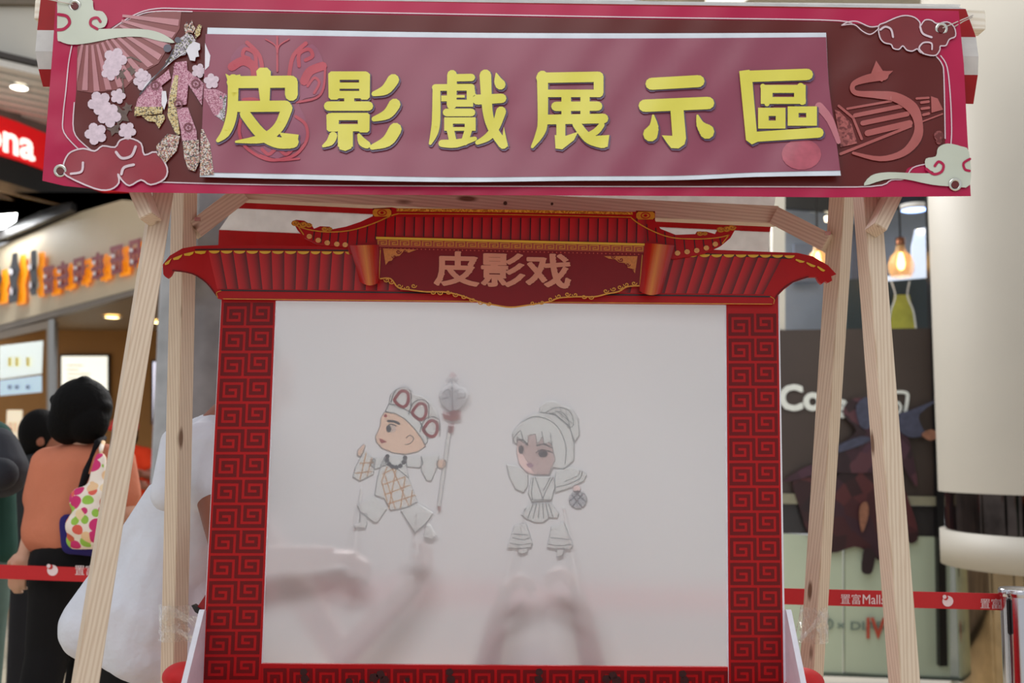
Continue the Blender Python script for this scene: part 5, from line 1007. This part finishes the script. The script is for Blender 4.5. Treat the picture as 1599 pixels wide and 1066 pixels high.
# ------------------------------------------------------------------ people
SK1 = mat('skin_tan', (140, 84, 64), .5, noise=.04, nscale=20); SK2 = mat('skin_light', (206, 160, 134), .5, noise=.04, nscale=20); HAIR = mat('black_hair', (9, 8, 8), .75, bump=.3, bscale=90, spec=.12)
EYE = mat('eye_dark', (24, 18, 16), .2); LIP = mat('lip', (150, 84, 78), .5)
def cloth(name, rgb, b=.35): return mat(name, rgb, .85, noise=.05, nscale=9, bump=b, bscale=14, spec=.2)
def face_bits(c, f, s, u, par, r=.095):
    for k in (-1, 1): 
        g = bmesh.new(); bmesh.ops.create_uvsphere(g, u_segments=12, v_segments=8, radius=.011); me = bpy.data.meshes.new('eye'); g.to_mesh(me); g.free(); me.materials.append(EYE)
        for v in me.vertices: v.co += c + f * r * .86 + s * .031 * k + u * .004
        link('eye', me, par, True)
def person(label, J, skin, shirt, pants, hair, hairp, group=None, shoes=True, vox=.009, shirt_extra=(), sleeve=.55, fit=1.0, hands=None, facing=(0, 1, 0), curl=.7, sh=.115):
    root = empty('person', (J['foot_l'].x * .5 + J['foot_r'].x * .5, J['hip'].y, 0), label, 'person', group)
    hp, (f, s, u) = head_prims(J['head'], facing, .098, J['head'] - J['neck'])
    pr = list(hp) + [('c', J['neck'] - (J['head'] - J['neck']) * .5, .055, J['head'] - (J['head'] - J['neck']) * .25, .05)]
    pr += [('c', J['neck'] - Vector((0, 0, .08)), .055, J['hip'], .085)]
    for k in 'lr':
        pr += [('c', J['sh_' + k], .05, J['el_' + k], .037), ('c', J['el_' + k], .038, J['wr_' + k], .026)]
        d = (J['wr_' + k] - J['el_' + k]); n_ = (hands or {}).get(k, Vector((0, 1, 0)))
        pr += hand(J['wr_' + k], d, n_, 1 if k == 'l' else -1, .95, curl)
        pr += [('c', J['hip_' + k], .085, J['kn_' + k], .06), ('c', J['kn_' + k], .058, J['foot_' + k] + Vector((0, 0, .07)), .04)]
    body = blob('body', pr, skin, root, .0065, 3)
    # shirt
    hipm = (J['hip_l'] + J['hip_r']) / 2; up = (J['neck'] - hipm).normalized()
    sp = []
    base = J.get('hem', hipm - up * .06); ax = (J['sh_r'] - J['sh_l']).normalized()
    for t in (-.85, -.45, 0, .45, .85):
        wid = (J['sh_r'] - J['sh_l']).length / 2; hw = J.get('hemw', wid * .95)
        sp.append(('c', J['neck'] - up * .09 + ax * wid * t * .9, (sh - .01) * fit * (1 - .25 * abs(t)), base + J.get('hax', ax) * hw * t, (sh + .005) * fit * (1 - .3 * abs(t))))
    for k in 'lr': sp += [('c', J['sh_' + k], .072 * fit, J['sh_' + k] + (J['el_' + k] - J['sh_' + k]) * sleeve, .066 * fit), ('c', J['neck'] - up * .04, .065, J['sh_' + k], .066 * fit)]
    sp += list(shirt_extra)
    blob('shirt', sp, shirt, root, .009, 6)
    tp_ = []
    for k in 'lr': tp_ += [('c', J['hip_' + k], .108 * fit, J['kn_' + k], .078), ('c', J['kn_' + k], .078, J['foot_' + k] + Vector((0, 0, .09)), .06)]
    tp_ += [('c', J['hip_l'], .105, J['hip_r'], .105), ('c', J['hip'], .11, (J['hip_l'] + J['hip_r']) / 2, .11)]
    blob('trousers', tp_, pants, root, .011, 5)
    for k in 'lr':
        fd = J.get('fdir', Vector(facing)); fd = Vector((fd.x, fd.y, 0)).normalized(); a = J['foot_' + k]
        blob('shoe', [('c', Vector((a.x, a.y, .05)) - fd * .03, .045, Vector((a.x, a.y, .04)) + fd * .13, .036), ('c', Vector((a.x, a.y, .09)), .042, Vector((a.x, a.y, .05)), .045)], mat('dark_shoe', (30, 28, 30), .5), root, .009, 3)
    blob('hair', hairp(J['head'], f, s, u), hair, root, .007, 2); face_bits(J['head'], f, s, u, root)
    return root
def hair_short(c, f, s, u): return [('e', c + u * .022 - f * .018, (.090, .096, .112), Matrix((s, f, u)).transposed()), ('e', c - f * .05 - u * .04, (.07, .055, .06), Matrix((s, f, u)).transposed())]
def hair_bob(c, f, s, u):
    M = Matrix((s, f, u)).transposed()
    return [('e', c + u * .02 - f * .02, (.104, .104, .106), M), ('e', c - f * .045 - u * .03 + s * .035, (.075, .07, .08), M), ('e', c - f * .045 - u * .03 - s * .035, (.075, .07, .08), M)] + [('e', c - f * .03 + s * .09 * math.cos(a) + u * (.02 + .09 * math.sin(a)), (.024, .04, .024), M) for a in (0, 1.4, 2.8, 5.9)]
def J_from(d): return {k: (P(*v) if isinstance(v, tuple) else v) for k, v in d.items()}
def ground(px, Y, dx=0): c = P(px, 900, Y); return Vector((c.x + dx, Y, 0))
# woman in the orange top, walking away
Yw = 3.75
J = J_from(dict(head=(133, 645, Yw), neck=(132, 694, Yw), hip=(113, 850, Yw), sh_l=(78, 728, Yw), sh_r=(182, 726, Yw), el_l=(58, 808, Yw), wr_l=(40, 862, Yw - .02), el_r=(196, 800, Yw - .02), wr_r=(180, 760, Yw + .2), hip_l=(93, 880, Yw), hip_r=(133, 880, Yw), kn_l=(76, 1010, Yw - .02), kn_r=(142, 1010, Yw + .1)))
J['foot_l'] = ground(35, Yw - .25); J['foot_r'] = ground(120, Yw + .15); J['hem'] = P(112, 828, Yw); J['hemw'] = .10
wm = person('person in an orange T-shirt and black trousers walking away behind the belt', J, SK2, cloth('orange_tshirt', (200, 122, 94), .7), cloth('black_trousers', (20, 19, 20)), HAIR, hair_bob, facing=(.15, 1, .05), sleeve=.62, sh=.115, fit=1.0)
fb = empty('floral_bag', P(150, 875, Yw - .17), 'white shoulder bag with round pink, green and cream flower print, on the person in orange', 'bag')
def bag_mat():
    m = bpy.data.materials.new('flower_print_cloth'); m.use_nodes = True; nt = m.node_tree; b = nt.nodes['Principled BSDF']; b.inputs['Roughness'].default_value = .7
    tc = nt.nodes.new('ShaderNodeTexCoord'); v = nt.nodes.new('ShaderNodeTexVoronoi'); v.inputs['Scale'].default_value = 27; v.inputs['Randomness'].default_value = .75; nt.links.new(tc.outputs['Object'], v.inputs['Vector'])
    r = nt.nodes.new('ShaderNodeValToRGB'); r.color_ramp.interpolation = 'CONSTANT'; cr = r.color_ramp
    for _ in range(4): cr.elements.new(.5)
    cols = [(0, (206, 40, 110)), (.2, (150, 196, 70)), (.4, (236, 196, 150)), (.6, (226, 96, 80)), (.78, (240, 214, 170)), (.9, (200, 90, 60))]
    for e, (p, c) in zip(cr.elements, cols): e.position = p; e.color = lin(c)
    sp = nt.nodes.new('ShaderNodeSeparateColor'); nt.links.new(v.outputs['Color'], sp.inputs[0]); nt.links.new(sp.outputs[0], r.inputs[0])
    st_ = nt.nodes.new('ShaderNodeValToRGB'); st_.color_ramp.interpolation = 'CONSTANT'; st_.color_ramp.elements[0].color = (1, 1, 1, 1); st_.color_ramp.elements[1].position = .58; st_.color_ramp.elements[1].color = (0, 0, 0, 1)
    nt.links.new(v.outputs['Distance'], st_.inputs[0])
    mx = nt.nodes.new('ShaderNodeMix'); mx.data_type = 'RGBA'; mx.inputs[6].default_value = lin((240, 228, 214)); nt.links.new(st_.outputs[0], mx.inputs[0]); nt.links.new(r.outputs[0], mx.inputs[7]); nt.links.new(mx.outputs[2], b.inputs['Base Color']); return m
BAG = bag_mat()
blob('bag_body', [('c', P(126, 820, Yw - .2), .05, P(162, 824, Yw - .2), .05, 1), ('c', P(132, 780, Yw - .19), .05, P(166, 770, Yw - .19), .04), ('c', P(120, 842, Yw - .19), .035, P(176, 838, Yw - .19), .04), ('c', P(150, 790, Yw - .19), .05, P(157, 715, Yw - .16), .02), ('c', P(140, 800, Yw - .2), .055, P(150, 830, Yw - .2), .055)], BAG, fb, .009, 4)
tube('strap', [P(157, 715, Yw - .16), P(158, 700, Yw - .13), P(161, 690, Yw - .1)], .008, BAG, fb)
tube('shoulder_strap', [P(122, 780, Yw - .15), P(134, 735, Yw - .14), P(152, 690, Yw - .12), P(162, 684, Yw - .02)], .011, cloth('black_strap', (22, 20, 24)), fb, 8)
bb = empty('blue_bag', P(125, 875, Yw - .12), 'indigo blue bag hanging behind the floral bag on the person in orange', 'bag')
blob('bag_body', [('c', P(112, 850, Yw - .13), .035, P(165, 852, Yw - .13), .04), ('c', P(106, 815, Yw - .12), .03, P(112, 850, Yw - .13), .035), ('c', P(165, 815, Yw - .12), .03, P(165, 850, Yw - .13), .035), ('c', P(118, 830, Yw - .12), .03, P(155, 825, Yw - .12), .03)], cloth('indigo_cloth', (44, 38, 104)), bb, .009, 4)
tube('handle', [P(112, 810, Yw - .12), P(125, 770, Yw - .125), P(138, 740, Yw - .13)], .008, cloth('black_strap', (22, 20, 24)), bb)
# small dark-haired person ahead
Ys = 5.0
J = J_from(dict(head=(68, 682, Ys), neck=(62, 706, Ys), hip=(50, 820, Ys), sh_l=(30, 726, Ys), sh_r=(76, 722, Ys), el_l=(34, 780, Ys), wr_l=(36, 826, Ys), el_r=(78, 778, Ys + .05), wr_r=(90, 800, Ys + .2), hip_l=(40, 845, Ys), hip_r=(62, 845, Ys), kn_l=(42, 920, Ys), kn_r=(62, 920, Ys)))
J['foot_l'] = ground(42, Ys); J['foot_r'] = ground(66, Ys)
person('person in dark clothes with short black hair, facing right beyond the person in orange', J, SK1, cloth('charcoal_shirt', (46, 48, 50)), cloth('dark_trousers', (36, 36, 40)), HAIR, hair_short, facing=(.9, .35, 0))
# person with backpack at the left edge
Yp = 4.1
J = J_from(dict(head=(-42, 612, Yp), neck=(-40, 652, Yp), hip=(-40, 800, Yp), sh_l=(-78, 690, Yp), sh_r=(-6, 690, Yp), el_l=(-90, 770, Yp), wr_l=(-80, 820, Yp + .1), el_r=(4, 730, Yp + .12), wr_r=(0, 690, Yp + .25), hip_l=(-58, 830, Yp), hip_r=(-22, 830, Yp), kn_l=(-58, 950, Yp), kn_r=(-20, 950, Yp)))
J['foot_l'] = ground(-58, Yp); J['foot_r'] = ground(-18, Yp)
person('person in a dark green shirt wearing a backpack, cut off by the left edge', J, SK2, cloth('dark_green_shirt', (34, 68, 60)), cloth('grey_green_trousers', (84, 104, 98)), HAIR, hair_short, facing=(0, 1, 0), shirt_extra=[])
bp_ = empty('backpack', P(-10, 770, Yp - .2), 'charcoal grey backpack at the left edge of the frame', 'bag')
blob('bag_body', [('c', P(-30, 700, Yp - .2), .09, P(-28, 740, Yp - .22), .11), ('c', P(-5, 700, Yp - .2), .08, P(2, 735, Yp - .22), .10)], cloth('charcoal_nylon', (52, 54, 60)), bp_, .01, 4)
blob('front_pocket', [('c', P(-22, 738, Yp - .32), .06, P(2, 740, Yp - .32), .06)], cloth('charcoal_nylon_dark', (44, 46, 52)), bp_, .01, 4)
# staff member in red inside the restaurant
Yc_ = 8.0
J = J_from(dict(head=(194, 676, Yc_), neck=(198, 696, Yc_), hip=(212, 780, Yc_), sh_l=(190, 712, Yc_), sh_r=(226, 712, Yc_), el_l=(186, 745, Yc_ - .1), wr_l=(206, 752, Yc_ - .2), el_r=(236, 742, Yc_ - .1), wr_r=(222, 740, Yc_ - .25), hip_l=(204, 790, Yc_), hip_r=(222, 790, Yc_), kn_l=(204, 860, Yc_), kn_r=(222, 860, Yc_)))
J['foot_l'] = ground(204, Yc_); J['foot_r'] = ground(222, Yc_)
sp_ = person('person in a bright red cap and orange-red shirt at the restaurant counter', J, SK1, cloth('orange_red_uniform', (226, 64, 30)), cloth('dark_trousers', (36, 36, 40)), HAIR, hair_short, facing=(-.3, -1, 0))
blob('cap', [('e', J['head'] + Vector((0, 0, .055)), (.105, .11, .075)), ('c', J['head'] + Vector((-.02, -.08, .04)), .03, J['head'] + Vector((-.05, -.15, .03)), .02)], mat('cap_red', (200, 24, 24), .7), sp_, .01, 2)
# puppeteer in white, leaning in behind the theatre
Ym = 2.86
J = J_from(dict(head=(408, 600, Ym + .02), neck=(352, 655, Ym), hip=(212, 930, Ym + .05), sh_r=(315, 705, Ym - .12), sh_l=(322, 690, Ym + .22), el_r=(356, 872, 2.60), wr_r=(500, 868, 2.535), el_l=(540, 1020, 2.64), wr_l=(634, 925, 2.56), hip_l=(236, 1010, Ym + .13), hip_r=(222, 1010, Ym - .02), kn_l=(205, 1180, Ym + .1), kn_r=(180, 1180, Ym)))
J['foot_l'] = ground(215, Ym + .1); J['foot_r'] = ground(180, Ym - .05); J['hem'] = P(205, 985, Ym + .02); J['hax'] = Vector((1, .15, -.12)).normalized(); J['hemw'] = .115; J['fdir'] = Vector((1, .1, 0))
pm = person('person in a loose white T-shirt leaning in behind the left pillar of the theatre', J, SK1, cloth('white_tshirt', (214, 218, 228), .9), cloth('black_trousers', (20, 19, 20)), HAIR, hair_short, facing=(.95, .1, -.25), sleeve=.30, fit=1.12, hands={'r': Vector((0, .1, -1)), 'l': Vector((-1, .1, .3))}, curl=1.0, sh=.105,
            shirt_extra=[('c', P(288, 705, Ym - .1), .075, P(262, 772, Ym - .17), .045), ('c', P(262, 800, Ym - .02), .09, P(122, 968, Ym), .038), ('c', P(285, 800, Ym), .11, P(240, 960, Ym - .02), .14), ('c', P(300, 850, Ym), .09, P(305, 990, Ym), .09), ('c', P(118, 972, Ym), .035, P(140, 1010, Ym + .05), .04), ('c', P(215, 960, Ym - .04), .12, P(225, 1010, Ym - .04), .11), ('c', P(240, 1010, Ym - .03), .11, P(300, 1020, Ym), .10), ('c', P(135, 985, Ym - .02), .05, P(200, 1015, Ym - .05), .08), ('c', P(240, 980, Ym + .12), .13, P(250, 1015, Ym + .12), .12)])
# second puppeteer crouching low behind the screen
Yq = 3.0
J = J_from(dict(head=(840, 1085, Yq + .05), neck=(848, 1130, Yq + .03), hip=(890, 1430, Yq + .1), sh_l=(755, 1135, Yq - .08), sh_r=(935, 1135, Yq - .08), el_l=(745, 1110, 2.64), wr_l=(778, 965, 2.565), el_r=(940, 1110, 2.64), wr_r=(906, 955, 2.565), hip_l=(850, 1460, Yq + .1), hip_r=(930, 1460, Yq + .1), kn_l=(820, 1400, Yq - .25), kn_r=(960, 1400, Yq - .25)))
J['foot_l'] = Vector((J['hip_l'].x, Yq - .3, 0)); J['foot_r'] = Vector((J['hip_r'].x, Yq - .3, 0)); J['fdir'] = Vector((0, -1, 0))
for k in ('hip', 'hip_l', 'hip_r', 'kn_l', 'kn_r'): J[k].z = max(J[k].z, .11 if 'kn' not in k else .4)
person('person crouching behind the theatre, hands raised to the right puppet, blurred by the screen', J, SK1, cloth('maroon_top', (96, 40, 50)), cloth('dark_trousers', (36, 36, 40)), HAIR, hair_short, facing=(0, -1, .4), sleeve=.5, hands={'l': Vector((1, .1, 0)), 'r': Vector((-1, .1, 0))}, curl=1.2)

# ------------------------------------------------------------------ table, cloth bundles and tape
tbm = mat('red_table_cloth', (184, 18, 24), .75, noise=.05, bump=.2, bscale=20, spec=.2)
tb = empty('stall_table', (-.03, 2.3, 0), 'table under a red cloth carrying the puppet theatre, only its edge in view', 'table')
box('cloth_top', -.76, 2.08, .80, .70, 2.52, .83, tbm, tb, .012)
V = []; n = 120
per = []
for i in range(n):
    t = i / n * 4; s_, u_ = int(t), t % 1
    c = [(-.755, 2.085), (.695, 2.085), (.695, 2.515), (-.755, 2.515)]; a, b = c[s_], c[(s_ + 1) % 4]; per.append((a[0] + (b[0] - a[0]) * u_, a[1] + (b[1] - a[1]) * u_))
for k, z in enumerate((.815, .5, .15)):
    for i, (x, y) in enumerate(per):
        g = k * .012 * math.sin(i * 1.3); V.append((x * (1 + g * .8), 2.3 + (y - 2.3) * (1 + g * 2), z))
mesh('cloth_skirt', V, [[k * n + i, k * n + (i + 1) % n, (k + 1) * n + (i + 1) % n, (k + 1) * n + i] for k in range(2) for i in range(n)], tbm, tb, True)
for x, y in ((-.7, 2.14), (.64, 2.14), (-.7, 2.46), (.64, 2.46)): box('leg', x - .02, y - .02, 0, x + .02, y + .02, .8, STEEL, tb)
for (x0, X, lab) in ((286, -.735, 'red cloth bundle on the table beside the left theatre fin'), (1250, .665, 'red cloth bundle on the table beside the right theatre fin')):
    e = empty('cloth_bundle', (X, 2.45, .83), lab, 'cloth'); sgn = -1 if X < 0 else 1
    blob('folded_cloth', [('e', (X, 2.45, .852), (.05, .05, .032)), ('c', (X - sgn * .02, 2.42, .85), .028, (X + sgn * .015, 2.48, .846), .025)], mat('bundle_red', (196, 14, 20), .6), e, .005, 3)
pb = empty('red_pouch', P(312, 950, 2.47), 'small red pouch with a black tip hanging beside the left pillar', 'pouch')
slab('pouch_body', t1([(1075, 650), (1135, 560), (1150, 560), (1150, 700), (1095, 672)], 0, 760, 3.483), lambda x, y, l: P(x, y, 2.445), .02, mat('pouch_red', (150, 20, 22), .6), pb)
slab('black_tip', t1([(1040, 645), (1052, 640), (1100, 670), (1092, 700), (1060, 680)], 0, 760, 3.483), lambda x, y, l: P(x, y, 2.44), .02, BLACK, pb)
TAPE = mat('clear_tape', (235, 232, 226), .1, trans=.85, noise=.02, bump=.9, bscale=90, coat=.8, alpha=.38)
def tape(label, cx_, cy_, Yt, lp, to):
    e = empty('clear_tape', P(cx_, cy_, Yt), label, 'tape')
    V = []; n = 26; m_ = 7
    for j in range(m_ + 1):
        for i in range(n):
            a = 2 * math.pi * i / n; r = .034 * (1 + .13 * random.uniform(-1, 1)); c = P(cx_ - (cy_ - 960) * 0, cy_ - 22 + j * 8, Yt)
            V.append(c + Vector((r * math.cos(a), r * math.sin(a), 0)))
    mesh('wrap', V, [[j * n + i, j * n + (i + 1) % n, (j + 1) * n + (i + 1) % n, (j + 1) * n + i] for j in range(m_) for i in range(n)], TAPE, e)
    for (ax_, ay_, bx_, by_, w_) in to:
        V = []; n2 = 12
        for i in range(n2 + 1):
            t = i / n2; x = ax_ + (bx_ - ax_) * t; y = ay_ + (by_ - ay_) * t; ww = w_ * (1 - .5 * math.sin(math.pi * t))
            for q in range(5):
                V.append(P(x + random.uniform(-1, 1), y - ww / 2 + ww * q / 4 + random.uniform(-1.2, 1.2), Yt + (2.425 - Yt) * t - .03 * (1 - t) + random.uniform(-.003, .003)))
        mesh('strand', V, [[i * 5 + q, i * 5 + q + 1, (i + 1) * 5 + q + 1, (i + 1) * 5 + q] for i in range(n2) for q in range(4)], TAPE, e)
tape('crumpled clear tape binding the left rear leg to the theatre fin', 272, 965, 2.585, None, [(262, 952, 312, 974, 22), (268, 978, 306, 1002, 18)])
tape('crumpled clear tape binding the right rear leg to the theatre fin', 1271, 968, 2.775, None, [(1284, 962, 1240, 1010, 18), (1250, 955, 1242, 990, 10)])
print('tris', sum(len(o.data.loop_triangles) or len(o.data.polygons) for o in S.objects if o.type == 'MESH'))
